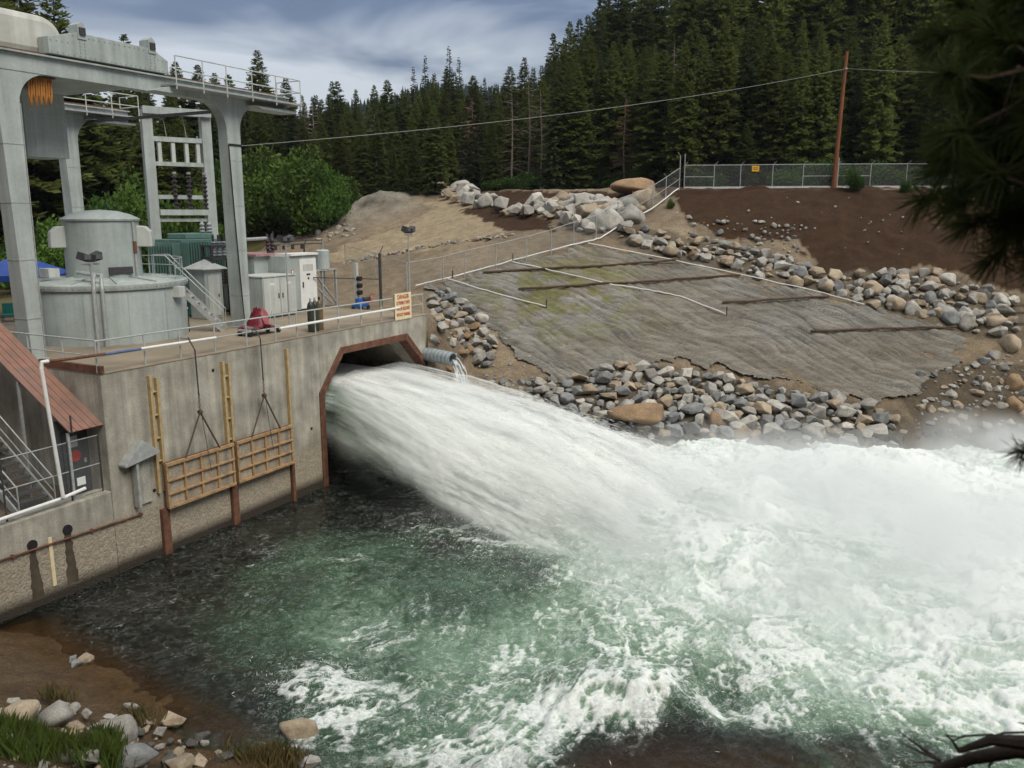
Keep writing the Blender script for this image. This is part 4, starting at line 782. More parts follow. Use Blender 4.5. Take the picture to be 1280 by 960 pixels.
bo = dthing('black_bollard', 'black round bollard beside the round housing', 'bollard', 8.6, 5.65)
MB().lathe([(.15, 0), (.15, 1.18), (.12, 1.24)], 16).build('shaft', 'black', bo, smooth=True); MB().box(-.05, .05, -.17, -.145, 1.05, 1.13).build('reflector', 'white', bo)
# ------------------------------------------------------------------ switch rack behind the housing
c0 = py(197, 330, 49); c1 = py(268, 330, 51); SRang = math.atan2(c1[1]-c0[1], c1[0]-c0[0]); SW = float(np.hypot(c1[0]-c0[0], c1[1]-c0[1]))
SR = thing('switch_rack', 'tall grey steel switch rack with insulators behind the round housing', 'switch rack', (c0[0], c0[1], D), SRang)
zz = lambda v, Y=50: py(230, v, Y)[2]-D
for x in (0, SW): MB().box(x-.28, x+.28, -.25, .25, 0, zz(140)).build('column', 'paint', SR, bevel=.015)
for v0, v1, y in ((136, 145, -.3), (172, 178, 0), (203, 208, 0), (244, 249, 0), (262, 269, -.2), (273, 277, 0)):
    MB().box(-.25 if v0 < 150 else .285, SW+.25 if v0 < 150 else SW-.285, y-.18, y+.18, zz(v1), zz(v0)).build('crossbeam', 'paint', SR)
for x in (.6, 1.35, 2.1, 2.75): MB().box(x-.1, x+.1, -.12, .12, zz(203)+.003, zz(178)-.003).build('hanger_plate', 'paintw', SR)
for x in (1.25, 2.05, 2.95):
    o = MB(); z0 = zz(262)
    prof = []
    for k in range(8): z = z0+k*.25; prof += [(.08, z), (.15, z+.05), (.15, z+.1), (.08, z+.15)]
    o.lathe(prof, 12, (x, -.2, 0)); o.build('insulator', 'porc', SR, smooth=True); MB().cyl((x, -.2, z0+2.0), (x, -.2, z0+2.12), .12).build('insulator_cap', 'porcg', SR)
for x in (.9, 2.0): MB().tube([(x, 0, zz(145)), (x+.1, 0, zz(160)), (x+.15, 0, zz(172))], .02).build('jumper_wire', 'wirew', SR)
# ------------------------------------------------------------------ transformer and booth
TF = dthing('transformer', 'green transformer with tall corrugated cooling fins behind the booth', 'transformer', 13.0, 10.6)
MB().box(0, 2.6, 0, 2.0, .25, 3.95).build('tank', 'green', TF, bevel=.03)
for x in np.arange(-.02, 2.6, .17): MB().box(x, x+.05, -.5, -.004, .7, 3.8).build('cooling_fin', 'green', TF)
for y in np.arange(.1, 2.0, .2): MB().box(-.5, -.004, y, y+.05, .7, 3.8).build('cooling_fin', 'green', TF)
MB().box(.6, 2.5, .3, 1.7, 3.952, 4.25).build('conservator', 'green', TF, bevel=.05); MB().box(-.3, 1.2, -1.0, -.52, .1, 1.4).build('control_box', 'teal', TF, bevel=.03)
for x in (1.9, 2.4): MB().lathe([(.1, 4.25), (.16, 4.33), (.1, 4.41), (.16, 4.5), (.1, 4.58), (.14, 4.7), (.05, 4.85)], 12, (x, .5, 0)).build('bushing', 'porcg', TF, smooth=True)
MB().box(-.2, 2.8, -.2, 2.2, 0, .248).build('plinth', 'conc', TF)
BT = dthing('small_booth', 'narrow grey booth with a small pyramid roof', 'booth', 12.3, 8.35)
MB().box(0, 1.15, 0, 1.1, .05, 2.55).build('body', 'paint', BT, bevel=.01); MB().add([(-.2, -.2, 2.55), (1.35, -.2, 2.55), (1.35, 1.3, 2.55), (-.2, 1.3, 2.55), (.57, .55, 3.0), (-.2, -.2, 2.5), (1.35, -.2, 2.5), (1.35, 1.3, 2.5), (-.2, 1.3, 2.5)], [(0, 1, 4), (1, 2, 4), (2, 3, 4), (3, 0, 4), (0, 5, 6, 1), (1, 6, 7, 2), (2, 7, 8, 3), (3, 8, 5, 0), (5, 8, 7, 6)]).build('roof', 'paintw', BT)
dr = MB().box(.2, .95, -.03, -.002, .15, 2.2).build('door', 'paintw', BT, bevel=.008); MB().box(.82, .88, -.06, -.032, 1.1, 1.25).build('handle', 'dark', dr)
MB().box(-.03, 1.18, -.03, 1.13, 0, .048).build('base', 'deck', BT)
rs = dthing('white_rounded_tank', 'white rounded tank with a teal rim behind the round housing', 'tank', 9.7, 12.6)
MB().prism([(-1.6, 0), (1.6, 0)]+arc(0, 0, 1.6, 0, 180, 16)[1:-1], -.6, .6).build('shell', 'white', rs); MB().prism(arc(0, 0, 1.64, 0, 180, 16)+arc(0, 0, 1.4, 180, 0, 16), -.72, -.602).build('rim', 'teal', rs)
rs.location = V3(W(9.9, 12.2, D+1.6)); MB().box(-1.5, 1.5, -.55, .55, -1.6, -.004).build('base', 'gal', rs)
# ------------------------------------------------------------------ cabinets
C1 = dthing('control_cabinet', 'low grey two door control cabinet in front of the taller kiosk', 'cabinet', 13.75, 5.9)
MB().box(0, 2.45, 0, 2.0, .12, 2.1).build('body', 'paint', C1, bevel=.02); MB().box(-.03, 2.48, -.04, 2.03, 2.102, 2.16).build('lid', 'paintw', C1); MB().box(.05, 2.4, .05, 1.95, 0, .118).build('plinth', 'dark', C1)
for x in (.06, 1.25):
    d_ = MB().box(x, x+1.12, -.035, -.003, .2, 2.02).build('door', 'paintw', C1, bevel=.008); MB().box(x+(1.0 if x < 1 else .1), x+(1.06 if x < 1 else .16), -.07, -.037, 1.0, 1.25).build('handle', 'dark', d_); MB().box(x+.4, x+.75, -.042, -.036, 1.68, 1.80).build('plate', 'white', d_)
C2 = dthing('equipment_kiosk', 'tall grey kiosk with faded pink roof and a white end door', 'kiosk', 15.35, 6.7)
MB().box(0, 3.4, 1.25, 3.8, .1, 3.05).build('body', 'paint', C2, bevel=.02); MB().box(1.0, 3.4, 0, 1.248, .1, 3.05).build('front_bay', 'paint', C2, bevel=.02)
MB().prism([(-.1, 3.052), (3.5, 3.052), (3.5, 3.13), (-.1, 3.17)], 1.0, 3.9).build('roof', 'pinkroof', C2); MB().prism([(1.3, 3.052), (3.52, 3.052), (3.52, 3.16), (1.3, 3.16)], -.12, .998).build('roof_edge', 'white', C2)
d_ = MB().box(2.05, 3.38, -.05, -.003, .15, 2.85).build('door', 'white', C2, bevel=.01); MB().box(2.2, 2.28, -.09, -.052, 1.3, 1.6).build('handle', 'dark', d_); MB().box(2.3, 3.1, -.06, -.051, 2.2, 2.55).build('notice', 'paintw', d_); MB().box(2.55, 2.85, -.06, -.051, 1.95, 2.05).build('nameplate', 'dark', d_); MB().cyl((2.7, -.05, 1.78), (2.7, -.062, 1.78), .07).build('badge', 'dark', d_)
MB().cyl((1.5, -.002, 2.2), (1.5, -.02, 2.2), .12, n=14).build('round_sticker', 'redp', C2); MB().cyl((1.5, -.021, 2.2), (1.5, -.026, 2.2), .08, n=14).build('sticker_centre', 'white', C2)
MB().box(0, 3.4, .05, 3.7, 0, .098).build('plinth', 'dark', C2)
# bus bar and breakers behind the right leg
BK = dthing('breaker_rack', 'dark rack of porcelain breakers beside the right gantry leg', 'breaker', 13.1, 8.6)
for y in (0, .6):
    for x in (0, 1.6): MB().box(x-.06, x+.06, y-.06, y+.06, 0, 3.7).build('post', 'dark', BK)
for z in (1.6, 3.0, 3.6): MB().box(-.1, 1.7, -.08, .68, z, z+.1).build('shelf', 'dark', BK)
for x in (.25, .6, .95, 1.3):
    for z0 in (1.72, 3.12):
        pr = []
        for k in range(5): z = z0+k*.16; pr += [(.07, z), (.14, z+.04), (.14, z+.07), (.07, z+.11)]
        MB().lathe(pr, 10, (x, .1, 0)).build('insulator', 'porcg' if z0 > 2 else 'porc', BK, smooth=True)
    MB().cyl((x, .1, 3.72), (x, .1, 4.2), .06).build('terminal', 'dark', BK)
MB().cyl((1.6, .2, 3.9), (4.2, .2, 3.95), .09).build('bus_bar', 'gal', BK)
for x in (4.2, 4.55): MB().lathe([(.05, 3.3), (.16, 3.4), (.08, 3.5), (.16, 3.6), (.08, 3.7), (.16, 3.8), (.05, 4.2)], 10, (x, .2, 0)).build('post_insulator', 'porc', BK, smooth=True)
MB().cyl((4.4, .2, 3.05), (4.4, .2, 3.3), .2).build('insulator_base', 'dark', BK); MB().cyl((4.75, .3, 0), (4.75, .3, 4.3), .05).build('support_pole', 'dark', BK)
PT = dthing('pole_transformer', 'small grey can transformer on a braced steel stand beside the kiosk', 'transformer', 20.6, 8.0)
MB().lathe([(.02, 2.1), (.40, 2.12), (.40, 3.15), (.30, 3.22), (.02, 3.24)], 20, (.3, 0, 0)).build('can', 'paint', PT, smooth=True)
for x, y in ((-.3, -.4), (.9, -.4), (-.3, .5), (.9, .5)): MB().box(x-.06, x+.06, y-.06, y+.06, -.1, 2.04).build('leg', 'gal', PT)
MB().box(-.9, 1.0, -.5, .6, 2.045, 2.095).build('platform', 'gal', PT); MB().bar((-.9, -.4, 1.9), (.9, -.4, .1), .09, .09).build('brace', 'gal', PT); MB().bar((-.9, -.4, 1.2), (.5, -.4, .1), .09, .09).build('brace', 'gal', PT)
for z in (3.55, 3.75): MB().bar((-3.2, .9, z), (1.4, .9, z), .06, .06).build('pipe_rack', 'dark', PT)
MB().bar((1.4, .9, -.1), (1.4, .9, 3.75), .08, .08).build('rack_post', 'gal', PT); MB().bar((-3.2, .9, 1), (-3.2, .9, 3.75), .06, .06).build('rack_post', 'dark', PT)
for x in (-2.6, -1.9, -1.2, -.4): MB().cyl((x, .9, 3.28), (x, .9, 3.52), .1).build('rack_insulator', 'porc', PT)
# ------------------------------------------------------------------ lamp poles
def lamp(a, m, h, lab):
    o = dthing('floodlight_pole', lab, 'floodlight', a, m, 'floodlight poles on the deck'); MB().cyl((0, 0, 0), (0, 0, h), .045, .035).build('pole', 'gal', o); MB().box(-.35, .35, -.04, .04, h-.05, h).build('crossarm', 'gal', o)
    for s_ in (-1, 1):
        b = MB(); b.add([(s_*.05, -.16, h+.05), (s_*.42, -.16, h+.14), (s_*.45, .16, h+.2), (s_*.05, .16, h+.05), (s_*.08, -.2, h+.3), (s_*.38, -.2, h+.4), (s_*.38, .1, h+.46), (s_*.08, .1, h+.34)], [(0, 1, 2, 3), (4, 5, 6, 7), (0, 1, 5, 4), (1, 2, 6, 5), (2, 3, 7, 6), (3, 0, 4, 7)]); b.build('lamp_head', 'dark', o); MB().box(min(s_*.1, s_*.36), max(s_*.1, s_*.36), -.215, -.20, h+.16, h+.34).build('lens', 'glassl', o)
    MB().lathe([(.12, 0), (.12, .05), (.06, .08)], 10).build('base_flange', 'gal', o)
lamp(2.2, 3.0, 3.45, 'twin floodlight pole in front of the round housing'); lamp(12.3, 2.9, 3.85, 'twin floodlight pole in front of the low cabinet'); lamp(19.3, .8, 4.2, 'twin floodlight pole behind the danger sign')
for x, (a, m, mt, lab) in enumerate(((11.25, .65, 'cyl', 'leftmost dark gas cylinder behind the deck railing'), (11.62, .72, 'cyl', 'middle dark gas cylinder behind the deck railing'), (12.0, .78, 'cylb', 'brown gas cylinder nearest the tunnel mouth'))):
    g = dthing('gas_cylinder', lab, 'gas cylinder', a, m, 'gas cylinders'); MB().lathe([(.155, 0), (.155, 1.15), (.13, 1.27), (.07, 1.35), (.05, 1.38)], 16).build('body', mt, g, smooth=True); MB().cyl((0, 0, 1.38), (0, 0, 1.52), .05).build('valve', 'gal' if x < 2 else 'black', g)
# ------------------------------------------------------------------ cart under a red tarp, blue machine, tank
CT = dthing('tarp_covered_cart', 'wheeled cart heaped with a dark red tarp near the railing', 'cart', 9.4, 2.2)
MB().box(-.75, 1.15, -.35, .35, .22, .30).build('bed', 'gal', CT)
for x in (-.65, 1.05):
    for y in (-.32, .32): MB().cyl((x, y-.04, .12), (x, y+.04, .12), .12, n=12).build('wheel', 'black', CT)
nn_, kk = 28, 22; vs = []
for i in range(nn_):
    for j in range(kk):
        x = -.75+1.65*i/(nn_-1); y = -.6+1.2*j/(kk-1); e_ = max(abs(2*i/(nn_-1)-1), abs(2*j/(kk-1)-1)); hgt = .62*math.exp(-((x-.15)/.38)**2-(y/.4)**2)+.42*(1-e_**4)*(.6+.4*math.sin(x*5+1))
        vs.append((x*.8, y*.85, .31+.8*hgt*(.85+.3*random.random())+.05*math.sin(x*17+y*9)-.30*max(0, e_-.9)*10*.0))
fs = [(i*kk+j, i*kk+j+1, (i+1)*kk+j+1, (i+1)*kk+j) for i in range(nn_-1) for j in range(kk-1)]
tb = MB().add(vs, fs).build('tarp', 'red', CT, smooth=True); so_ = tb.modifiers.new('thick', 'SOLIDIFY'); so_.thickness = .02
MB().add([(.0, -.5, .55), (.28, -.52, .5), (.42, -.3, .95), (.2, -.2, 1.2), (.0, -.3, .9), (.0, -.55, .5), (.28, -.57, .45), (.42, -.34, .95), (.2, -.24, 1.25), (.0, -.34, .9)], [(0, 1, 2, 3, 4), (9, 8, 7, 6, 5), (0, 5, 6, 1), (1, 6, 7, 2), (2, 7, 8, 3), (3, 8, 9, 4), (4, 9, 5, 0)]).build('faded_flap', 'pink', CT)
for y in (-.34, .34): MB().tube([(1.15, y, .3), (1.4, y, .9)], .02).build('push_bar', 'gal', CT)
BM = dthing('blue_compressor', 'blue and red wheeled compressor on the far end of the deck', 'compressor', 20.3, 4.9, z=7.02)
MB().box(-.6, .7, -.35, .35, .2, .5).build('chassis', 'bluep', BM, bevel=.05); MB().box(.2, 1.5, -.3, .3, .5, .62).build('tray', 'redp', BM); MB().cyl((.3, 0, .75), (1.2, 0, .75), .2).build('tank', 'dark', BM); MB().box(-.4, .1, -.2, .2, .5, .9).build('engine', 'bluep', BM, bevel=.03)
for x in (-.4, .5):
    for y in (-.4, .4): MB().cyl((x, y-.05, .17), (x, y+.05, .17), .17, n=14).build('wheel', 'black', BM)
MB().bar((.9, -.3, .62), (.9, -.3, 1.1), .05, .05).build('upright', 'redp', BM); MB().bar((.9, -.3, 1.1), (1.9, -.3, 1.1), .05, .05).build('handle', 'redp', BM)
BM.scale = (.72, .72, .72)
PM = dthing('valve_post', 'white post with black valve wheels beside the blue compressor', 'valve', 20.9, 5.6, z=7.02)
MB().box(-.1, .1, -.1, .1, 0, 2.6).build('post', 'paintw', PM)
for z in (.9, 1.3, 1.7): MB().cyl((0, -.1, z), (0, -.35, z), .14, n=12).build('valve_wheel', 'black', PM)
for a, m, h, lab in ((22.4, 5.0, 3.1, 'thick dark steel post at the end of the deck'), (20.7, 9.2, 3.6, 'thin dark steel post right of the can transformer')):
    o = dthing('steel_post', lab, 'post', a, m, z=7.0); MB().cyl((0, 0, -.2), (0, 0, h), .09 if h < 3.3 else .05).build('shaft', 'dark', o); MB().bar((0, 0, h), (.35, 0, h+.4), .04, .04).build('arm', 'dark', o); MB().bar((0, 0, 1.6), (-4, 1.6, 1.9), .05, .05).build('rail', 'dark', o) if h < 3.3 else None
# ------------------------------------------------------------------ stair with rusty canopy, door, fence on the low wall
CN = dthing('stair_canopy', 'rusty corrugated roof sloping down over the stair at the block end', 'canopy', 0, 0, z=0)
for k in range(5):
    a0 = -1.22+k*.245; b = MB(); s0, s1 = np.array([0, .10, 5.32]), np.array([0, 7.2, 9.75])
    e0 = np.array([a0, 0, 0]); e1 = np.array([a0+.235, 0, 0]); up = np.array([0, -.52, .85])*.03
    b.add([s0+e0, s0+e1, s1+e1, s1+e0, s0+e0+up, s0+e1+up, s1+e1+up, s1+e0+up], [(0, 3, 2, 1), (4, 5, 6, 7), (0, 1, 5, 4), (1, 2, 6, 5), (2, 3, 7, 6), (3, 0, 4, 7)])
    sh_ = b.build('roof_sheet', 'roof', CN); MB().bar(s0+e0+up, s1+e0+up, .05, .05).build('rib', 'roof', sh_)
for y, z in ((.25, 5.3), (2.6, 6.8), (5, 8.3)): MB().box(-1.24, -1.16, y-.04, y+.04, 2.7, z).build('support_post', 'gal', CN)
MB().box(-1.2, -.05, .9, .94, 2.9, 5.6).build('end_panel', M('dark_grey_panel', (.06, .065, .07), .6, var=.2), CN)
dd = MB().box(-1.02, -.22, .84, .896, 3.0, 5.15).build('door', M('slate_door', (.05, .055, .065), .5, var=.2), CN); MB().box(-.78, -.5, .82, .838, 4.62, 5.0).build('notice', 'paintw', dd); MB().cyl((-.62, .838, 4.3), (-.62, .82, 4.3), .2, n=16).build('red_disc', 'redp', dd); MB().box(-.32, -.24, .8, .838, 4.0, 4.15).build('handle', 'gal', dd)
MB().cyl((-1.15, .1, 5.3), (-1.15, .1, 5.9), .03).build('stub_pipe', 'dark', CN)
MS = dthing('metal_stair', 'dark grating stair climbing beside the rusty canopy', 'stair', -1.4, 0, z=0)
p0 = np.array([-.65, .9, 2.75]); p1 = np.array([-.65, 6.9, 7.0])
for k in (-1, 1): MB().bar(p0+[.62*k, 0, 0], p1+[.62*k, 0, 0], .06, .25).build('stringer', 'gal', MS); MB().tube([p0+[.62*k, 0, 0], p0+[.62*k, 0, 1], p1+[.62*k, 0, 1], p1+[.62*k, 0, 0]], .025).build('handrail', 'gal', MS); MB().tube([p0+[.62*k, .0, .5], p1+[.62*k, 0, .5]], .02).build('mid_rail', 'gal', MS)
for t in np.linspace(.03, .98, 22): c = p0+(p1-p0)*t; MB().box(c[0]-.58, c[0]+.58, c[1]-.14, c[1]+.14, c[2], c[2]+.04).build('tread', 'dark', MS)
LF = dthing('yard_fence', 'chain link fence with thin posts on the low wall', 'fence', 0, .28, z=3.0)
for a in (-8, -5.6, -3.45, -1.25, -.12):
    MB().cyl((a, 0, 0), (a, 0, 2.0), .032, n=8).build('post', 'dark' if a > -4 else 'gal', LF)
for z in (.08, 1.0, 1.98): MB().cyl((-8, 0, z), (-.12, 0, z), .02, n=6).build('rail', 'gal', LF)
for a0, a1 in ((-8, -5.6), (-5.6, -3.45), (-3.45, -1.25), (-1.25, -.12)): MB().add([(a0, 0, .1), (a1, 0, .1), (a1, 0, 1.96), (a0, 0, 1.96)], [(0, 1, 2, 3)]).build('chain_link_panel', 'link', LF)
MB().box(-1.05, -.75, -.05, -.03, .45, .72).build('notice', 'white', LF)
TN = thing('blue_canopy_tent', 'blue canopy tent with white legs behind the left gantry leg', 'tent', py(30, 390, 44), .3); TN.location.z = 7.0
for x, y in ((-2, -1.6), (2, -1.6), (2, 1.6), (-2, 1.6)): MB().cyl((x, y, 0), (x, y, 2.3), .04, n=6).build('leg', 'white', TN)
MB().add([(-2.1, -1.7, 2.3), (2.1, -1.7, 2.3), (2.1, 1.7, 2.3), (-2.1, 1.7, 2.3), (0, 0, 3.3), (-2.1, -1.7, 2.0), (2.1, -1.7, 2.0), (2.1, 1.7, 2.0), (-2.1, 1.7, 2.0)], [(0, 1, 4), (1, 2, 4), (2, 3, 4), (3, 0, 4), (0, 5, 6, 1), (1, 6, 7, 2), (2, 7, 8, 3), (3, 8, 5, 0)]).build('canopy', 'bluet', TN)
ch = thing('camp_chair', 'dark green folding chair under the blue canopy tent', 'chair', py(10, 388, 41.5), .4); ch.location.z = 7.0
MB().box(-.28, .28, -.28, .28, .42, .48).build('seat', 'teal', ch); MB().box(-.28, .28, .26, .32, .48, 1.0).build('backrest', 'teal', ch)
for x in (-.26, .26):
    for y in (-.26, .26): MB().cyl((x, y, 0), (x, y, .42), .02, n=6).build('leg', 'dark', ch)
# ------------------------------------------------------------------ culvert
cp = gp(543, 452); cq = py(566, 449, cp[1]-1.3)
CV = thing('culvert_pipe', 'short corrugated metal culvert pouring water from the rocky bank', 'culvert', cq)
ax = Vector((.80, -.58, -.06)).normalized(); b = MB(); n_ = 18; prof = []
u_ = ax.orthogonal().normalized(); w2 = ax.cross(u_); rings = []
for k in range(41): rings.append((-2.6+k*.065, .36+.018*math.sin(k*1.57)))
rings += [(0, .30), (-1.0, .29)]; vs = []
for s_, r in rings:
    for i in range(n_): t = 2*math.pi*i/n_; vs.append(ax*s_+(u_*math.cos(t)+w2*math.sin(t))*r)
b.add(vs, [(i*n_+j, i*n_+(j+1) % n_, (i+1)*n_+(j+1) % n_, (i+1)*n_+j) for i in range(len(rings)-1) for j in range(n_)]+[tuple(range((len(rings)-1)*n_, len(rings)*n_))]); b.build('barrel', 'culv', CV, smooth=True)
# its falling water: many thin strands
WS = MB(); rr = random.Random(4)
for k in range(170):
    vx_ = 1.5*rr.uniform(.75, 1.15); dx = ax*0+u_*rr.gauss(0, .13)+w2*rr.gauss(0, .13); t0 = rr.uniform(0, .75); t1 = t0+rr.uniform(.08, .22); pts = []
    for t in np.linspace(t0, t1, 4): pts.append((dx.x*(1+t)+ax.x*vx_*t, dx.y*(1+t)+ax.y*vx_*t, dx.z*(1+t)-.12-4.9*t*t))
    WS.tube(pts, [.008, .03, .03, .008], 4)
wo = WS.build('culvert_water', M('falling_water', (.66, .70, .71), .5, var=.2), None); wo.location = CV.location; tag(wo, 'thin fall of white water dropping from the culvert', 'water', kind='stuff')
# ------------------------------------------------------------------ rocks
def rock_mat(name, c, c2): return M(name, c, .9, var=.25, scale=1.6, col2=c2, fine=(12, .22), bump=.5, bscale=7, rand=.22)
RM = dict(grey=rock_mat('grey_granite', (.35, .34, .31), (.20, .19, .175)), blue=rock_mat('blue_grey_stone', (.235, .24, .24), (.13, .135, .138)), tan=rock_mat('tan_granite', (.36, .30, .22), (.22, .17, .12)), pale=rock_mat('pale_granite', (.40, .385, .35), (.25, .235, .21)), wet=rock_mat('wet_dark_stone', (.11, .10, .088), (.055, .052, .047)), rust=rock_mat('rusty_stone', (.27, .18, .105), (.16, .11, .07)))
def hull_rock(seed, round_=False):
    r = random.Random(seed); bm = bmesh.new()
    if round_:
        bmesh.ops.create_icosphere(bm, subdivisions=3, radius=1); sc = (r.uniform(.85, 1.15), r.uniform(.75, 1.05), r.uniform(.62, .85)); ph = [r.uniform(0, 9) for _ in range(6)]
        cuts = [(Vector((r.gauss(0, 1), r.gauss(0, 1), r.gauss(0, 1))).normalized(), r.uniform(.62, .88)) for _ in range(14)]
        for v in bm.verts:
            c = v.co.copy()
            for n, d in cuts:
                e = c.dot(n)-d
                if e > 0: c -= n*e*.93
            k = 1+.05*math.sin(3*c.x+ph[0])*math.sin(3*c.y+ph[1])+.03*math.sin(7*c.z+ph[2])*math.sin(6*c.x+ph[3]); v.co = Vector((c.x*sc[0]*k, c.y*sc[1]*k, c.z*sc[2]*k))
    else:
        sc = (r.uniform(.85, 1.3), r.uniform(.65, 1.), r.uniform(.5, .85))
        for _ in range(15):
            d = Vector((r.gauss(0, 1), r.gauss(0, 1), r.gauss(0, 1))).normalized()*r.uniform(.8, 1.08); bm.verts.new((d.x*sc[0], d.y*sc[1], d.z*sc[2]))
        q = bmesh.ops.convex_hull(bm, input=bm.verts); bmesh.ops.delete(bm, geom=[g for g in q['geom_interior'] if isinstance(g, bmesh.types.BMVert)], context='VERTS')
        bmesh.ops.dissolve_limit(bm, angle_limit=math.radians(14), verts=bm.verts, edges=bm.edges)
        try: bmesh.ops.bevel(bm, geom=list(bm.edges), offset=.028, segments=1, affect='EDGES', profile=.6, clamp_overlap=True)
        except Exception: pass
        bmesh.ops.triangulate(bm, faces=bm.faces)
    me = bpy.data.meshes.new('rock'); bm.to_mesh(me); bm.free(); me.update()
    if round_: me.polygons.foreach_set('use_smooth', [True]*len(me.polygons))
    return me
RP = {}
for k, m in RM.items():
    for rd in (0, 1):
        RP[k, rd] = []
        for i in range(5):
            me = hull_rock(hash((k == 'a', rd, i)) % 1000+i*31+rd*7+len(k)*113, bool(rd)); me.materials.append(m); RP[k, rd].append(me)
ROCKS = []                                                            # (pos, r, kind, round, label, group, pixel size, scale)
rr = random.Random(5)
def put_rock(p, r, kind, rd, lab, grp, sc=None, sink=.25):
    if 40 < p[1] < 46 and p[2] < .75 and rr.random() < .75 and grp: kind = 'wet'
    ROCKS.append((np.array([p[0], p[1], p[2]+r*(.62-sink*1.2)]), r, kind, rd, lab, grp, r/np.linalg.norm(p-CAMP), sc))
def scatter(poly, n, smin, smax, kinds, rdp, lab, grp, pw=2., lift=.0, tries=40, sep=.78):
    poly = np.array(poly, float); x0, y0 = poly.min(0); x1, y1 = poly.max(0); mine = []
    sizes = sorted([smin+(smax-smin)*rr.random()**pw for _ in range(n)], reverse=True)
    for r in sizes:
        for _ in range(tries):
            u, v = rr.uniform(x0, x1), rr.uniform(y0, y1)
            if not inpoly(np.array([u]), np.array([v]), poly)[0]: continue
            p = gp(u, v); p[2] = ground2(p[0], p[1])
            if all((p[0]-q[0])**2+(p[1]-q[1])**2 > (sep*(r+s_))**2 for q, s_ in mine): break
        else: continue
        mine.append((p, r)); put_rock(p+np.array([0, 0, lift*rr.random()*r]), r, rr.choice(kinds), int(rr.random() < rdp), lab, grp)
GW = ['grey', 'grey', 'blue', 'blue', 'tan', 'pale']; BN = ['grey', 'pale', 'tan', 'tan', 'grey', 'pale', 'blue']
LB2 = ('angular grey rock in the riprap along the far waterline', 'riprap rocks along the far waterline')
def big(u, v, r, kind, rd, lab, grp=None, sc=None, sink=.25): put_rock(gp(u, v), r, kind, rd, lab, grp, sc, sink)
big(799, 533, 1.45, 'rust', 1, 'large orange tan boulder at the waterline in the riprap', None, (1.2, .95, .64), .1); big(895, 530, .62, 'rust', 1, 'round brown boulder right of the large orange boulder', None, (1, .9, 1)); big(562, 470, .6, 'rust', 0, 'rust stained rock under the culvert')
scatter([(668, 480), (700, 487), (790, 457), (860, 470), (960, 488), (1040, 502), (1110, 522), (1132, 545), (1110, 572), (1000, 580), (900, 568), (780, 542), (700, 528)], 420, .15, .62, GW, .06, *LB2, pw=1.9, lift=.6, sep=.6)
scatter([(900, 545), (1130, 545), (1120, 582), (1000, 590), (880, 575)], 60, .3, .75, ['grey', 'blue', 'rust', 'tan'], .3, *LB2, pw=1.3, sep=.66)
scatter([(538, 376), (562, 366), (598, 395), (622, 430), (610, 462), (575, 446), (540, 440)], 95, .18, .55, ['grey', 'grey', 'tan', 'rust', 'pale', 'blue'], .15, 'jumbled rock on the bank just right of the outlet wall', 'rocks beside the outlet wall', pw=1.4, lift=.5, sep=.62)
LB3 = ('boulder in the band edging the top of the matting', 'boulders along the top of the matting')
for u, v, r, k in ((795, 305, .85, 'pale'), (838, 318, .75, 'tan'), (868, 322, .6, 'rust'), (920, 337, .65, 'grey'), (948, 348, .6, 'pale'), (995, 357, .85, 'tan'), (1032, 362, .85, 'tan'), (1052, 372, .6, 'pale'), (1070, 378, .55, 'pale'), (1092, 366, .75, 'tan'), (1092, 384, .6, 'tan'), (1120, 384, .85, 'tan'), (1140, 392, .75, 'grey'), (1152, 398, .6, 'tan'), (1178, 394, .85, 'grey'), (1208, 410, 1.0, 'pale'), (1242, 408, 1.0, 'tan'), (1222, 378, .8, 'tan'), (1262, 436, .9, 'tan'), (1180, 372, .6, 'pale'), (735, 288, 1.0, 'pale'), (765, 283, .8, 'blue'), (752, 276, .7, 'pale')):
    big(u, v, r*.85, k, 1, *LB3)
scatter([(765, 293), (800, 288), (850, 303), (900, 312), (960, 318), (1035, 345), (1170, 345), (1265, 378), (1275, 430), (1225, 418), (1150, 395), (1040, 366), (920, 338), (800, 312)], 270, .16, .62, BN, .25, *LB3, pw=1.8, lift=.5, sep=.6)
LB4 = ('pale boulder in the rock pile beside the upper dirt road', 'boulders beside the upper dirt road')
big(574, 240, 1.25, 'pale', 1, 'tall white boulder at the head of the dirt road'); big(548, 240, 1.0, 'tan', 1, 'tan boulder left of the tall white boulder by the road'); big(795, 242, 1.7, 'rust', 1, 'flat brown boulder beside the upper fence corner', None, (1.2, .9, .6)); big(800, 258, 1.3, 'tan', 1, 'tan boulder behind the climbing fence', None)
scatter([(538, 241), (580, 238), (640, 262), (700, 254), (725, 250), (770, 266), (780, 292), (735, 296), (690, 275), (640, 272), (560, 252)], 105, .3, 1.15, ['pale', 'pale', 'grey', 'pale', 'tan'], .12, *LB4, pw=1.6, lift=.4, sep=.62)
scatter([(740, 258), (800, 258), (790, 290), (745, 292)], 22, .5, 1.2, ['pale', 'grey', 'tan'], .6, *LB4, pw=1.4, sep=.7)
for t in np.linspace(0, 1, 58): big(432+210*t+rr.uniform(-2, 2), 330-34*t-4*math.sin(t*3)+rr.uniform(-1.5, 1.5), rr.uniform(.14, .32), rr.choice(BN), 0, 'small stone in the row edging the dirt road', 'stones edging the dirt road')
scatter([(378, 290), (400, 284), (440, 284), (445, 296), (400, 303)], 30, .15, .45, ['pale', 'grey'], .3, 'pale stone below the large bush', 'stones below the large bush')
scatter([(845, 265), (1000, 285), (1012, 330), (960, 320), (860, 300)], 70, .10, .36, ['pale', 'grey', 'blue'], .3, 'loose grey stone on the brown mulch slope', 'loose stones on the mulch slope')
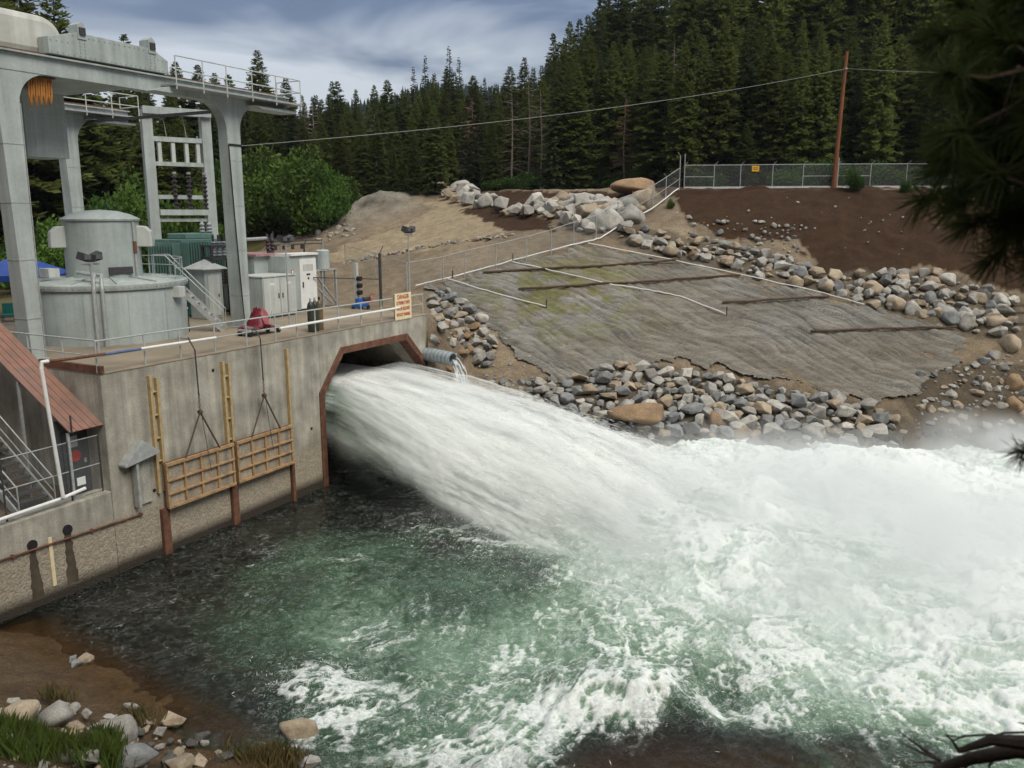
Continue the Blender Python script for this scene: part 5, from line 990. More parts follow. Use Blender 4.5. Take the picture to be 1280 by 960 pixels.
scatter([(860, 245), (1160, 245), (1240, 330), (1040, 330), (900, 280)], 45, .06, .16, ['pale', 'grey'], .3, 'loose grey stone on the brown mulch slope', 'loose stones on the mulch slope')
scatter([(1150, 470), (1290, 435), (1290, 548), (1140, 558)], 130, .10, .42, ['grey', 'tan', 'pale', 'blue'], .4, 'small stone on the dark gravel bank at the right', 'stones on the right gravel bank', pw=2.4)
scatter([(0, 880), (120, 890), (260, 925), (300, 965), (0, 965)], 110, .05, .26, ['tan', 'grey', 'wet', 'pale', 'tan'], .4, 'small stone on the near shore', 'stones on the near shore')
big(1268, 486, .7, 'rust', 1, 'upper of two brown boulders at the right frame edge'); big(1268, 512, .6, 'rust', 1, 'lower of two brown boulders at the right frame edge')
scatter([(600, 470), (690, 480), (720, 525), (640, 500)], 50, .12, .35, GW, .2, *LB2)
scatter([(545, 400), (640, 425), (700, 470), (650, 490), (590, 480)], 40, .08, .2, GW, .2, 'small loose stone on the lower bank', 'loose stones on the lower bank')
for u, v, r, k, lab, sc in ((22, 905, .62, 'tan', 'orange tan boulder at the left frame edge by the shore', None), (72, 905, .60, 'pale', 'pale boulder second from the left on the near shore', None), (145, 928, .72, 'pale', 'smooth pale boulder beside the green grass on the near shore', (1.2, .9, .9)), (170, 958, .62, 'blue', 'blue grey flat boulder at the bottom left edge', (1.4, 1, .6)), (165, 888, .26, 'grey', 'small grey stone standing in the brown shallows', (1.5, .8, .8)), (218, 905, .42, 'tan', 'tan angular boulder in the brown shallows', (1, .9, 1.05)), (187, 908, .2, 'grey', 'small grey stone left of the tan boulder in the shallows', None), (97, 834, .26, 'blue', 'dark stone at the edge of the sand spit', None), (108, 830, .3, 'tan', 'tan stone at the tip of the sand spit', None), (92, 828, .2, 'blue', 'smallest dark stone on the sand spit', None), (374, 925, .62, 'tan', 'purple brown pointed boulder at the bottom edge by the foam', (1, .9, 1.05)), (388, 962, .4, 'grey', 'grey boulder below the pointed boulder at the bottom edge', None), (225, 965, .45, 'tan', 'tan boulder at the bottom edge among orange mud', None), (45, 935, .5, 'grey', 'grey boulder behind the green grass at the left', None), (110, 955, .45, 'grey', 'grey boulder at the bottom left in front of the grass', None)):
    big(u, v, r*.74, k, 1 if r > .5 else 0, lab, None, sc, .12)
ROCKS.sort(key=lambda t: -t[6]*(50 if t[5] is None else 1)); JV = {}
stone_v, stone_f, stone_mi, nv = [], [], [], 0
kinds = list(RM)
for i, (p, r, k, rd, lab, grp, _, sc) in enumerate(ROCKS):
    me = rr.choice(RP[k, rd]); e = (rr.uniform(-.35, .35), rr.uniform(-.35, .35), rr.uniform(0, 6.28)) if not sc else (0, 0, rr.uniform(-.4, .4)); s_ = np.array(sc or (1, 1, 1))*r*rr.uniform(.95, 1.15)
    if i < 300:
        if grp:
            cn = dict(wet='dark wet', grey='mid grey', blue='slate grey', tan='tan', pale='pale', rust='rusty brown')[k]; sn = 'rounded' if rd else 'angular'; zn = 'larger' if r > .42 else 'smaller'
            lab = f'{zn} {cn} {sn} ' + {'riprap rocks along the far waterline': 'rock in the riprap at the far waterline', 'rocks beside the outlet wall': 'rock on the bank right of the outlet wall', 'boulders along the top of the matting': 'boulder edging the top of the matting', 'boulders beside the upper dirt road': 'boulder in the pile beside the dirt road'}.get(grp, lab.split(' ', 2)[2] if lab.startswith(('small loose', 'loose grey')) else lab.split(' ', 1)[1] if lab.startswith('small') else 'stone below the large bush')
            grp = lab.replace(' in ', 's in ', 1) if False else grp + ', ' + f'{zn} {cn} {sn}'
        tag(addo('boulder' if r > .5 else 'rock', me, None, p, e, tuple(s_)), lab, 'rock', grp)
    else:
        if me.name not in JV:
            c = np.empty(len(me.vertices)*3, np.float32); me.vertices.foreach_get('co', c); JV[me.name] = (c.reshape(-1, 3), [tuple(q.vertices) for q in me.polygons])
        c, fs = JV[me.name]
        if rd and len(c) > 200: me2 = RP[k, 0][0]; c = np.array([v.co[:] for v in me2.vertices]); fs = [tuple(q.vertices) for q in me2.polygons]
        Rm = np.array(Matrix.Rotation(e[2], 3, 'Z') @ Matrix.Rotation(e[0], 3, 'X')); cc = (c*s_)@Rm.T+p
        stone_v.append(cc); stone_f += [tuple(j+nv for j in f) for f in fs]; stone_mi += [kinds.index(k)]*len(fs); nv += len(cc)
me = bpy.data.meshes.new('loose_stones'); me.from_pydata(np.concatenate(stone_v).tolist(), [], stone_f); me.update()
for k in kinds: me.materials.append(RM[k])
me.polygons.foreach_set('material_index', stone_mi)
tag(addo('loose_stones', me), 'small loose stones scattered among the boulders on the far bank', 'stones', kind='stuff')
# ------------------------------------------------------------------ lower fence, pipes and wattles on the slope
FP = [(432, 335), (470, 347), (509, 362), (554, 354), (581, 347), (620, 338), (658, 328), (689, 319), (717, 309), (745, 300), (772, 283), (793, 274), (816, 261), (832, 250), (849, 238)]
fpts = [gp(u, v+1) for u, v in FP]
for p in fpts: p[2] = ground(p[0], p[1])
LFN = thing('chain_link_fence', 'chain link fence climbing from the deck to the upper fence corner', 'fence')
for i, p in enumerate(fpts):
    h = 1.85 if i < len(fpts)-1 else 2.8
    q = MB().cyl(p-[0, 0, .1], p+[0, 0, h], .035, n=8).build('post', 'gal', LFN)
    if i > 5: MB().bar(p+[0, 0, h], p+[-.22, -.08, h+.25], .025, .025).build('barb_arm', 'gal', q)
for p, q in zip(fpts[:-1], fpts[1:]):
    MB().cyl(p+[0, 0, 1.82], q+[0, 0, 1.82], .026, n=6).build('top_rail', 'gal', LFN); MB().add([p+[0, 0, .08], q+[0, 0, .08], q+[0, 0, 1.8], p+[0, 0, 1.8]], [(0, 1, 2, 3)]).build('chain_link_panel', 'link', LFN)
    if p[1] > 63: MB().cyl(p+[0, 0, .95], q+[0, 0, .95], .022, n=6).build('mid_rail', 'gal', LFN)
ux_ = [855, 892, 925, 965, 1003, 1046, 1087, 1132, 1176, 1220, 1268, 1320]
UFN = thing('upper_chain_link_fence', 'chain link fence along the top of the brown mulch slope', 'fence'); up_ = []
for u in ux_:
    Y = 71.2-(u-855)*.004; X = py(u, 233, Y)[0]; up_.append(np.array([X, Y, float(ground(X, Y))]))
for i, p in enumerate(up_):
    q = MB().cyl(p-[0, 0, .1], p+[0, 0, 1.9 if i else 2.8], .035, n=8).build('post', 'gal', UFN); MB().bar(p+[0, 0, 1.9], p+[.25, -.1, 2.15], .03, .03).build('barb_arm', 'gal', q)
for i, (p, q) in enumerate(zip(up_[:-1], up_[1:])):
    MB().cyl(p+[0, 0, 1.88], q+[0, 0, 1.88], .028, n=6).build('top_rail', 'gal', UFN); MB().add([p+[0, 0, .08], q+[0, 0, .08], q+[0, 0, 1.86], p+[0, 0, 1.86]], [(0, 1, 2, 3)]).build('chain_link_panel', 'link', UFN)
    MB().bar(p+[0, -.1, .08], q+[0, -.1, .08], .12, .16).build('kerb_board', 'paintw', UFN)
    if i in (0, 4, 5): MB().cyl(p+[0, 0, .95], q+[0, 0, .95], .024, n=6).build('mid_rail', 'gal', UFN)
ys = up_[2]*.55+up_[3]*.45; so_ = thing('fence_notice', 'small yellow notice wired to the upper fence', 'sign', ys+np.array([0, -.06, 1.35])); MB().box(-.3, .3, -.01, .01, 0, .45).build('plate', 'yellow', so_); MB().box(-.2, .2, -.016, -.011, .15, .2).build('print', 'dark', so_); MB().box(-.2, .2, -.016, -.011, .27, .31).build('print', 'dark', so_)
def ground_line(name, pix, r, mat, lab, cat, grp=None, lift=.0, sub=6, n=7):
    pts = []
    for (u0, v0), (u1, v1) in zip(pix[:-1], pix[1:]):
        for t in np.linspace(0, 1, sub, endpoint=False): pts.append((u0+(u1-u0)*t, v0+(v1-v0)*t))
    pts.append(pix[-1]); P = []
    for u, v in pts: p = gp(u, v); p[2] = ground(p[0], p[1])+.26+r*.6+lift+rr.uniform(-.02, .02); P.append(p)
    P0 = P[0]; o = MB().tube([p-P0 for p in P], r, n).build(name, mat, None, smooth=True); o.location = V3(P0); return tag(o, lab, cat, grp)
PG = 'white irrigation pipes on the slope'
ground_line('irrigation_pipe', [(520, 362), (560, 353), (640, 331), (725, 309), (750, 303), (775, 287), (815, 266), (848, 240)], .045, 'pvc', 'white pipe running along the foot of the climbing fence', 'pipe', PG)
ground_line('irrigation_pipe', [(560, 354), (620, 372), (683, 389)], .034, 'pvc', 'short white pipe running down the left part of the matting', 'pipe', PG)
ground_line('irrigation_pipe', [(640, 332), (700, 346), (760, 360), (810, 368), (850, 376), (908, 399)], .034, 'pvc', 'long white pipe crossing the mossy matting downhill', 'pipe', PG)
ground_line('irrigation_pipe', [(735, 309), (800, 322), (925, 348), (1020, 370), (1080, 386)], .034, 'pvc', 'white pipe edging the top of the matting below the boulders', 'pipe', PG)
for pix in ([(683, 389), (684, 381)], [(908, 399), (909, 390)], [(566, 352), (566, 342)], [(641, 331), (642, 322)]):
    p = gp(*pix[0]); p[2] += .2; tag(MB().cyl((0, 0, 0), (0, 0, .55), .04).build('standpipe', 'dark', None), None).location = V3(p); o = bpy.data.objects[-1] if False else None
for o in [o for o in COL.objects if o.name.startswith('standpipe')]: tag(o, 'thin dark riser stub standing on a slope irrigation pipe', 'riser', 'pipe risers on the slope')
WG = 'straw wattles on the matting'
for k, pix in enumerate(([(604, 346), (680, 341), (760, 337), (851, 330)], [(648, 367), (740, 361), (830, 356), (925, 349)], [(903, 384), (970, 380), (1036, 376)], [(1013, 420), (1100, 417), (1195, 415)])):
    ground_line('straw_wattle', pix, .075, 'wattle', ('uppermost brown straw wattle across the matting', 'second brown straw wattle crossing the long white pipe', 'short brown straw wattle below the boulder band', 'lowest brown straw wattle near the right end of the matting')[k], 'wattle', WG, -.02)
# ------------------------------------------------------------------ utility pole and wires
Yp = 70.2; Xp = py(1042, 233, Yp)[0]; zp = float(ground(Xp, Yp)); PT_ = np.array([Xp+.35, Yp, zp+11.6])
UP = thing('utility_pole', 'tall reddish wooden utility pole at the upper fence', 'utility pole', (Xp, Yp, zp))
MB().tube([(0, 0, -.3), (.12, 0, 5), (.28, 0, 10.5)], [.19, .16, .12], 12).build('shaft', 'pole', UP, smooth=True); MB().cyl((.27, -.1, 9.2), (.27, -.2, 9.2), .08).build('insulator', 'porcg', UP); MB().cyl((.3, .1, 0), (.3, .1, 2.4), .05).build('ground_guard', 'gal', UP)
def wire(p, q, sag, r, lab):
    p, q = np.array(p, float), np.array(q, float); pts = [(q-p)*t-np.array([0, 0, sag*4*t*(1-t)]) for t in np.linspace(0, 1, 25)]; o = MB().tube(pts, r, 5).build('overhead_wire', 'wirew', None); o.location = V3(p); tag(o, lab, 'wire', 'overhead wires')
att = np.array([Xp+.27, Yp-.15, zp+9.2]); gl_ = W(11.45, 4.5, py(283, 184, 40.5)[2])
wire(att, gl_, .55, .013, 'long overhead wire from the utility pole to the gantry leg'); wire(att, att+np.array([26, -4, -.3]), .5, .011, 'overhead wire leaving the utility pole towards the right')
cl = dthing('wire_clamp', 'black cable band strapped round the right gantry leg', 'clamp', 11.05, 4.75, z=gl_[2]); MB().box(-.36, .40, -.32, .32, -.04, .05).build('strap', 'black', cl); MB().tube([(-.37, -.3, 0), (-.36, -.38, -3), (-.30, -.44, -6), (-.27, -.5, -7.9)], .03).build('down_lead', 'black', cl)
# ------------------------------------------------------------------ trees
def conifer(seed, h, rad, base, n_b, drop, kind='pine'):
    r = np.random.default_rng(seed); T = MB(); k = 7
    T.tube([(.12*math.sin(i*1.3+seed), .12*math.cos(i*1.7+seed), h*i/(k-1)*.985) for i in range(k)], [max(.012*h*(1-i/(k-1))+.02, .02) for i in range(k)], 7); V_, F_ = [], []; nv = 0
    for b_ in range(n_b):
        t = r.random()**.85; z = h*(base+(1-base)*t); env = (1-t)**(.85 if kind == 'fir' else .72)
        if kind == 'pine': env *= (.55+.45*math.sin(min(1, t*3.2)*1.57))
        ln = rad*(env*r.uniform(.6, 1.15)+.03); az = r.uniform(0, 6.283); el = drop*(1-t)+r.uniform(-.15, .15)+(.35*t if kind != 'fir' else .1*t)
        d = np.array([math.cos(az)*math.cos(el), math.sin(az)*math.cos(el), math.sin(el)]); sd = np.array([-math.sin(az), math.cos(az), 0]); nf = int(7+ln*7)
        for q in range(nf):
            s_ = .22+.78*(q+r.random())/nf; c = np.array([0, 0, z])+d*ln*s_; c[2] -= .10*ln*s_*s_
            fl_ = (.30+.20*ln*(1.15-s_))*r.uniform(.7, 1.3)*(.42+.58*min(1, (1-t)*2.2)); w_ = fl_*.30; sw = r.uniform(-1.1, 1.1); dd = d*math.cos(sw)+sd*math.sin(sw); dd[2] += r.uniform(-.30, .55); pp = np.cross(dd, [0, 0, 1.])+r.normal(0, .45, 3); pp /= np.linalg.norm(pp)+1e-6
            V_ += [c, c+dd*fl_*.5+pp*w_, c+dd*fl_, c+dd*fl_*.55-pp*w_]; F_.append((nv, nv+1, nv+2, nv+3)); nv += 4
    C_ = MB(); C_.v = [V3(v) for v in V_]; C_.f = F_; return T, C_
def raw(mb, name, mat):
    me = bpy.data.meshes.new(name); me.from_pydata(mb.v, [], mb.f); me.update(); me.materials.append(MT[mat]); return me
PROTO = {}
for nm, args, mt in (('pineA', (1, 16, 3.1, .04, 640, -.1), 'needle'), ('pineB', (2, 16, 2.5, .05, 600, -.05), 'needley'), ('pineC', (3, 16, 3.4, .04, 700, -.15), 'needle'), ('pineD', (9, 16, 2.7, .10, 600, .0), 'needle'), ('firA', (4, 16, 2.7, .03, 640, -.3, 'fir'), 'needled'), ('firB', (5, 16, 2.2, .04, 580, -.3, 'fir'), 'needled'), ('spire', (6, 16, 1.6, .03, 380, -.3, 'fir'), 'needled')):
    T, C_ = conifer(*args); PROTO[nm] = (T.mesh('trunk', 'bark'), raw(C_, 'crown', mt))
def dead_tree(seed, h, red):
    r = random.Random(seed); T = MB(); T.tube([(.1*math.sin(i+seed), .1*math.cos(i*1.3), h*i/5) for i in range(6)], [.13*(1-i/5.5)+.015 for i in range(6)], 6); B = MB(); F = MB()
    for _ in range(80):
        t = r.uniform(.18, .97); az = r.uniform(0, 6.28); ln = (2.0*(1-t)**.6+.25)*r.uniform(.5, 1.1); p = np.array([0, 0, h*t]); q = p+np.array([math.cos(az)*ln, math.sin(az)*ln, r.uniform(-.35, .15)*ln]); B.tube([p, (p+q)/2+[0, 0, .05], q], [.022, .014, .006], 3)
        for _ in range(3): a2 = az+r.uniform(-.9, .9); s = p+(q-p)*r.uniform(.4, 1); B.tube([s, s+np.array([math.cos(a2)*.5*ln, math.sin(a2)*.5*ln, r.uniform(-.15, .1)])], [.01, .004], 3)
        if red and t > .4:
            for _ in range(6): s = p+(q-p)*r.uniform(.4, 1); e = s+np.array([r.uniform(-.3, .3), r.uniform(-.3, .3), r.uniform(-.1, .25)]); w_ = np.array([r.uniform(-.07, .07), r.uniform(-.07, .07), .05]); F.add([s-w_, s+w_, e], [(0, 1, 2)])
    return T, B, F
DP = []
for sd_, red in ((3, 0), (4, 1), (5, 0)): T, B, F = dead_tree(sd_, 13, red); DP.append((T.mesh('trunk', 'dead'), B.mesh('branches', 'dead'), raw(F, 'needles', 'deadred') if red else None))
def tree(kind, X, Y, h, lab, grp, wide=1., z=None, name='conifer_tree'):
    t, c = PROTO[kind]; z = float(ground2(X, Y)) if z is None else z
    o = thing(name, lab, 'tree', (X, Y, z-.2), rr.uniform(0, 6.28), grp); o.scale = (h/16*wide, h/16*wide, h/16); addo('trunk', t, o); addo('crown', c, o); return o
def tree_px(kind, u, vtop, Y, lab, grp, wide=1., name='conifer_tree', minh=5):
    X = py(u, 200, Y)[0]; zt = py(u, vtop, Y)[2]; z = float(ground2(X, Y)); return tree(kind, X, Y, max(minh, zt-z), lab, grp, wide, None, name)
SKY = [(-60, 60), (100, 100), (180, 104), (250, 108), (300, 112), (370, 118), (400, 112), (425, 100), (450, 112), (490, 98), (540, 88), (600, 92), (640, 88), (670, 80), (690, 45), (715, 30), (745, 0), (800, -40), (900, -70), (1400, -110)]
skx = [s[0] for s in SKY]; sky_ = [s[1] for s in SKY]
LFT = ('dark green conifer in the forest behind the gantry', 'conifers behind the gantry'); LFM = ('dark conifer in the forest wall behind the dirt road', 'conifers behind the dirt road'); LFR = ('dark conifer in the tall forest above the mulch slope', 'conifers above the mulch slope')
kset = ['pineA', 'pineB', 'pineC', 'pineA', 'pineD', 'pineB', 'firA', 'firB']
for row, (Yr, dv, step) in enumerate(((93, 46, 26), (100, 28, 24), (108, 14, 22), (118, 6, 22), (130, 0, 22))):
    u = 380+rr.uniform(0, 20) if row < 2 else 300
    while u < 1330:
        Y = Yr+rr.uniform(-4, 4)-(9 if u > 830 else 0); sk = np.interp(u, skx, sky_); vt = sk+dv*(1.3 if u > 740 else .95)*rr.uniform(.65, 1.35)+rr.uniform(-8, 20)
        if u > 740: vt = max(vt, 12+rr.uniform(0, 60)) if row < 3 else vt
        fr_ = 'front' if row < 2 else 'rear'
        plc = ('left of the slim fir pair' if u < 534 else 'between the fir pair and the dead pines' if u < 640 else 'behind the bare dead pines' if u < 745 else 'left of the dead red pine' if u < 895 else 'between the red pine and utility pole' if u < 1045 else 'right of the utility pole')
        lab = (f'dark conifer at the {fr_} of the forest, {plc}', f'{fr_} forest conifers {plc}')
        tree_px(rr.choice(kset if u < 700 or row < 3 else kset+['firA', 'firB']), u, vt, Y, *lab, wide=rr.uniform(.75, 1.25)); u += .88*step*rr.uniform(.7, 1.35)
for u, vt, Y, k in ((690, 40, 122, 'firA'), (704, 48, 124, 'firA'), (722, 22, 120, 'firA'), (748, -8, 112, 'firA'), (676, 80, 120, 'firB'), (735, 26, 116, 'firB'), (770, -30, 112, 'firA'), (800, -25, 114, 'firB')): tree_px(k, u, vt, Y, *LFR, wide=1.15)
for u, vt, k, lab in ((534, 68, 'spire', 'slim pale fir rising above the forest, left of a pair'), (563, 56, 'spire', 'slim pale fir rising above the forest, right of a pair'), (329, 61, 'pineC', 'lone dark pine standing up behind the gantry walkway end'), (575, 70, 'spire', 'thin spire topped fir right of the pale pair'), (519, 82, 'spire', 'short spire topped fir left of the pale pair'), (655, 70, 'pineB', 'thin lodgepole pine standing above the forest edge'), (425, 100, 'pineC', 'broad dark pine at the left end of the forest wall')): tree_px(k, u, vt, 127 if k == 'spire' else 122, lab, None, wide=1.1)
u = -40
while u < 400:
    for Y, dv in ((74, 50), (86, 28), (100, 8)):
        if 235 < u and Y < 90: continue
        LFT = (f'{dict([(74, "nearest"), (86, "middle"), (100, "farthest")])[Y]} rank conifer behind the gantry {"left of" if u < 190 else "right of"} the switch rack column', f'{Y} m conifers {u < 190}')
        LFT = (LFT[0], LFT[0].replace(' conifer ', ' conifers ', 1))
        tree_px(rr.choice(kset), u+rr.uniform(-14, 14), np.interp(u, skx, sky_)+dv*rr.uniform(.5, 1.2), Y+rr.uniform(-5, 5), *LFT, wide=rr.uniform(1., 1.4))
    u += 27
for u, vt, Y, lab in ((8, -45, 66, 'tall dark pine at the top left corner'), (45, -30, 69, 'second tall dark pine from the top left corner'), (84, -8, 72, 'third tall dark pine behind the crane housing')): tree_px('pineC', u, vt, Y, lab, None, wide=1.5)
for u, vt in ((168, 42), (228, 76), (255, 80), (275, 90), (362, 96), (292, 92)): tree_px('pineD', u, vt, 116, 'small pine top showing above the gantry beam', 'pine tops above the gantry beam', wide=1.3)
for u, vt, Y, k, lab in ((898, 76, 88, 1, 'dead pine with rust red needles above the upper fence'), (911, 110, 89, 0, 'bare grey snag right of the rust red dead pine'), (640, 96, 92, 0, 'bare dead pine left of a group in the forest edge'), (661, 88, 93, 2, 'tallest bare dead pine in the forest edge'), (676, 110, 94, 0, 'bare dead pine right of a group in the forest edge'), (710, 120, 90, 2, 'dead grey brown pine with drooping bare branches'), (470, 140, 98, 0, 'bare dead trunk in the middle of the forest wall'), (384, 118, 100, 2, 'pale snag at the left end of the forest wall'), (394, 124, 101, 0, 'second pale snag at the left end of the forest wall'), (838, 52, 86, 0, 'thin tall snag in front of the dark forest'), (590, 120, 95, 1, 'reddish dying pine in the forest behind the road'), (1010, 90, 85, 1, 'reddish dying pine just left of the utility pole'), (780, 120, 87, 1, 'reddish dying pine behind the upper fence corner')):
    X = py(u, 200, Y)[0]; z = float(ground2(X, Y)); h = py(u, vt, Y)[2]-z; o = thing('dead_tree', lab, 'tree', (X, Y, z-.2), rr.uniform(0, 6)); o.scale = (h/13,)*3
    addo('trunk', DP[k][0], o); tag(addo('branches', DP[k][1], o), kind='stuff')
    if DP[k][2]: addo('red_needles', DP[k][2], o)
tree_px('pineC', 931, 152, 81, 'small bright green pine behind the upper fence', None, 1.3, minh=3)
tree_px('pineA', 826, 60, 86, 'big feathery pine left of the dead red pine', None, 1.5)
# ------------------------------------------------------------------ bushes
def bush_mesh(seed, n, mat, leaf=.14):
    r = np.random.default_rng(seed); bl = [(r.normal(0, .42, 3)*[1, 1, .55]+[0, 0, .55], r.uniform(.28, .5)) for _ in range(16)]; V_, F_ = [], []
    for i in range(n):
        c, R_ = bl[i % 16]; d = r.normal(0, 1, 3); d /= np.linalg.norm(d); p = c+d*R_*r.uniform(.55, 1.06)
        if p[2] < .02: p[2] = abs(p[2])+.02
        t = r.normal(0, 1, 3); t[2] += .4; t /= np.linalg.norm(t); s_ = np.cross(t, r.normal(0, 1, 3)); s_ /= np.linalg.norm(s_)+1e-6; l_ = leaf*r.uniform(.6, 1.3); k = len(V_); V_ += [V3(p), V3(p+t*l_*.5+s_*l_*.3), V3(p+t*l_), V3(p+t*l_*.5-s_*l_*.3)]; F_.append((k, k+1, k+2, k+3))
    me = bpy.data.meshes.new('foliage'); me.from_pydata(V_, [], F_); me.update(); me.materials.append(MT[mat]); return me
BUSH = [bush_mesh(1, 7000, 'leaf', .085), bush_mesh(2, 7000, 'leafd', .085), bush_mesh(3, 6000, 'leaf', .095)]
sm_ = MB()
for i in range(7): a_ = i*.9; sm_.tube([(0, 0, 0), (.15*math.cos(a_), .15*math.sin(a_), .35), (.4*math.cos(a_), .4*math.sin(a_), .85)], [.03, .02, .008], 5)
STEM = sm_.mesh('stem', 'bark')
def bush(u, v, wpx, hpx, k, lab, grp=None, Y=None):
    p = gp(u, v) if Y is None else np.array([py(u, 230, Y)[0], Y, 0]); p[2] = ground2(p[0], p[1]); s_ = wpx/FPX*p[1]/1.9; h = hpx/FPX*p[1]/1.35
    o = thing('bush', lab, 'bush', p-[0, 0, .1], rr.uniform(0, 6.28), grp); o.scale = (s_, s_, h); addo('foliage', BUSH[k], o); addo('stem', STEM, o)
for u, v, w_, h, k, lab in ((330, 292, 110, 98, 0, 'leafy green bush behind the right gantry leg'), (378, 292, 130, 98, 0, 'largest leafy green bush beside the gravel heap'), (412, 287, 66, 70, 0, 'rounded leafy bush at the edge of the gravel heap'), (352, 290, 80, 84, 0, 'leafy bush between two larger bushes behind the gantry leg'), (290, 292, 80, 90, 0, 'shaded leafy bush seen through the switch rack')): bush(u, v, w_, h, k, lab)
for u, v, w_, h, k, Y in ((60, 0, 110, 90, 0, 58), (110, 0, 100, 110, 1, 60), (160, 0, 110, 120, 0, 62), (215, 0, 90, 95, 1, 62), (245, 0, 90, 110, 0, 64), (15, 0, 90, 85, 1, 58), (130, 0, 120, 130, 1, 66)): bush(u, v, w_, h, k, 'green shrub on the slope behind the round housing', 'shrubs behind the round housing', Y)
bush(715, 234, 84, 42, 0, 'bright green bush in front of the forest edge'); bush(742, 234, 50, 30, 2, 'lower green bush right of the bright bush')
for u, v, w_, h, Y in ((985, 0, 70, 32, 80), (1030, 0, 70, 45, 80), (1075, 0, 60, 34, 79), (890, 0, 50, 24, 82), (1110, 0, 70, 30, 80), (640, 0, 60, 22, 90), (790, 0, 60, 26, 88)): bush(u, 0, w_, h, 1, 'dark green bush behind the upper fence', 'bushes behind the upper fence', Y)
bush(1132, 240, 20, 16, 0, 'small tuft of green leaves at the upper fence'); bush(838, 262, 12, 14, 0, 'small green tuft beside the climbing fence'); bush(1065, 240, 22, 32, 1, 'dark sapling right of the utility pole'); bush(-2, 612, 30, 60, 0, 'green shrub at the left edge of the stair yard'); bush(45, 640, 16, 14, 0, 'small weed on the low wall')
# ------------------------------------------------------------------ far ridge
rx = np.linspace(-330, 330, 120); ry = np.linspace(330, 640, 40); RX, RY = np.meshgrid(rx, ry)
crest = np.interp(RX, [-330, -230, -150, -95, -60, -20, 20, 80, 330], [20, 27, 36, 60, 71, 70, 66, 70, 84])
RZ = 10+crest*sst(330, 600, RY)*(.8+.4*fbm(RX*.01, RY*.01, 4, 7))
tag(grid_mesh('far_hills', RX, RY, RZ, M('wooded_ridge_floor', (.03, .042, .035), .95, var=.3, scale=.05), None), 'distant wooded hills behind the forest', kind='structure')
V_, F_ = [], []; rn = np.random.default_rng(8)
for i in range(5200):
    X, Y = rn.uniform(-260, 120), rn.uniform(400, 625); c = np.interp(X, [-330, -230, -150, -95, -60, -20, 20, 80, 330], [20, 27, 36, 60, 71, 70, 66, 70, 84]); z = 10+c*sst(330, 600, Y)*(.8+.4*fbm(X*.01, Y*.01, 4, 7)); h = rn.uniform(8, 19); R_ = h*rn.uniform(.13, .2); k = len(V_)
    for lv in range(3):
        k = len(V_); z0 = z+h*(.05+.28*lv); z1 = z+h*(.5+.25*lv); rr_ = R_*(1-.28*lv); a0 = rn.uniform(0, 6); V_ += [(X+rr_*math.cos(a0+j*1.256)*rn.uniform(.7, 1.2), Y+rr_*math.sin(a0+j*1.256), z0) for j in range(5)]+[(X, Y, z1)]; F_ += [(k+j, k+(j+1) % 5, k+5) for j in range(5)]
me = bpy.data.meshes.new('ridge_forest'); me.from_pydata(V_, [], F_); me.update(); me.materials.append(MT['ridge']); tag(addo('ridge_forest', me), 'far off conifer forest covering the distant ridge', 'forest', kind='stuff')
# ------------------------------------------------------------------ near pine at the right
tb_ = np.array([5.0, 4.6, 0]); tb_[2] = ground(tb_[0], tb_[1])
NP = thing('ponderosa_pine', 'close dark long needled pine reaching in at the right edge', 'tree', tb_)
MB().tube([(0, 0, -.5), (.05, .05, 4), (.0, .1, 8), (.1, 0, 13)], [.26, .22, .16, .05], 12).build('trunk', 'bark', NP, smooth=True)
BR = MB(); NV, NF = [], []; r = np.random.default_rng(5)
def tuft(p, d, n=120, ln=.21):
    d = d/np.linalg.norm(d)
    for _ in range(n):
        q = r.normal(0, 1, 3); q = d*r.uniform(.2, 1.2)+q*.62; q /= np.linalg.norm(q); l_ = ln*r.uniform(.7, 1.15); s_ = np.cross(q, r.normal(0, 1, 3)); s_ *= .0030/(np.linalg.norm(s_)+1e-9); b0 = p-d*r.uniform(0, .10); k = len(NV); dr_ = np.array([0, 0, -.03*r.random()])
        NV.extend([V3(b0-s_), V3(b0+s_), V3(b0+q*l_*.6+s_+dr_*.4), V3(b0+q*l_+dr_), V3(b0+q*l_*.6-s_+dr_*.4)]); NF.append((k, k+1, k+2, k+3, k+4))
def limb(tip_px, Y, zoff, tufts, spread):
    tip = py(tip_px[0]+52, tip_px[1]-6, Y)-tb_; b0 = np.array([.05, .05, tip[2]+zoff]); mid = (b0+tip)/2+np.array([0, 0, -.12]); BR.tube([b0, mid, tip], [.05, .03, .01], 6)
    for _ in range(int(tufts*1.5)):
        t = r.uniform(.35, 1.02); c = b0*(1-t)**2+2*mid*t*(1-t)+tip*t*t; e = c+r.normal(0, 1, 3)*[spread, spread, spread*.8]+np.array([-.05, 0, 0]); BR.tube([c, (c+e)/2+[0, 0, -.03], e], [.012, .008, .006], 4); tuft(e, e-c+np.array([-.1, 0, .03]))
for tp, Y, zo, n_, sp_ in (((1215, 20), 4.4, .25, 36, .24), ((1232, 90), 4.1, .2, 36, .24), ((1205, 150), 4.5, .1, 38, .24), ((1222, 215), 4.2, .1, 36, .24), ((1232, 270), 4.4, 0, 26, .2), ((1225, 60), 4.9, .2, 36, .26), ((1225, 190), 5.0, .2, 36, .26), ((1262, 320), 4.1, 0, 9, .12), ((1290, 60), 5.0, .3, 22, .3), ((1290, 180), 5.0, .2, 22, .3), ((1290, 250), 3.9, .1, 16, .2), ((1235, -40), 4.6, .4, 24, .3), ((1250, -120), 4.6, .5, 20, .3)): limb(tp, Y, zo, n_, sp_)
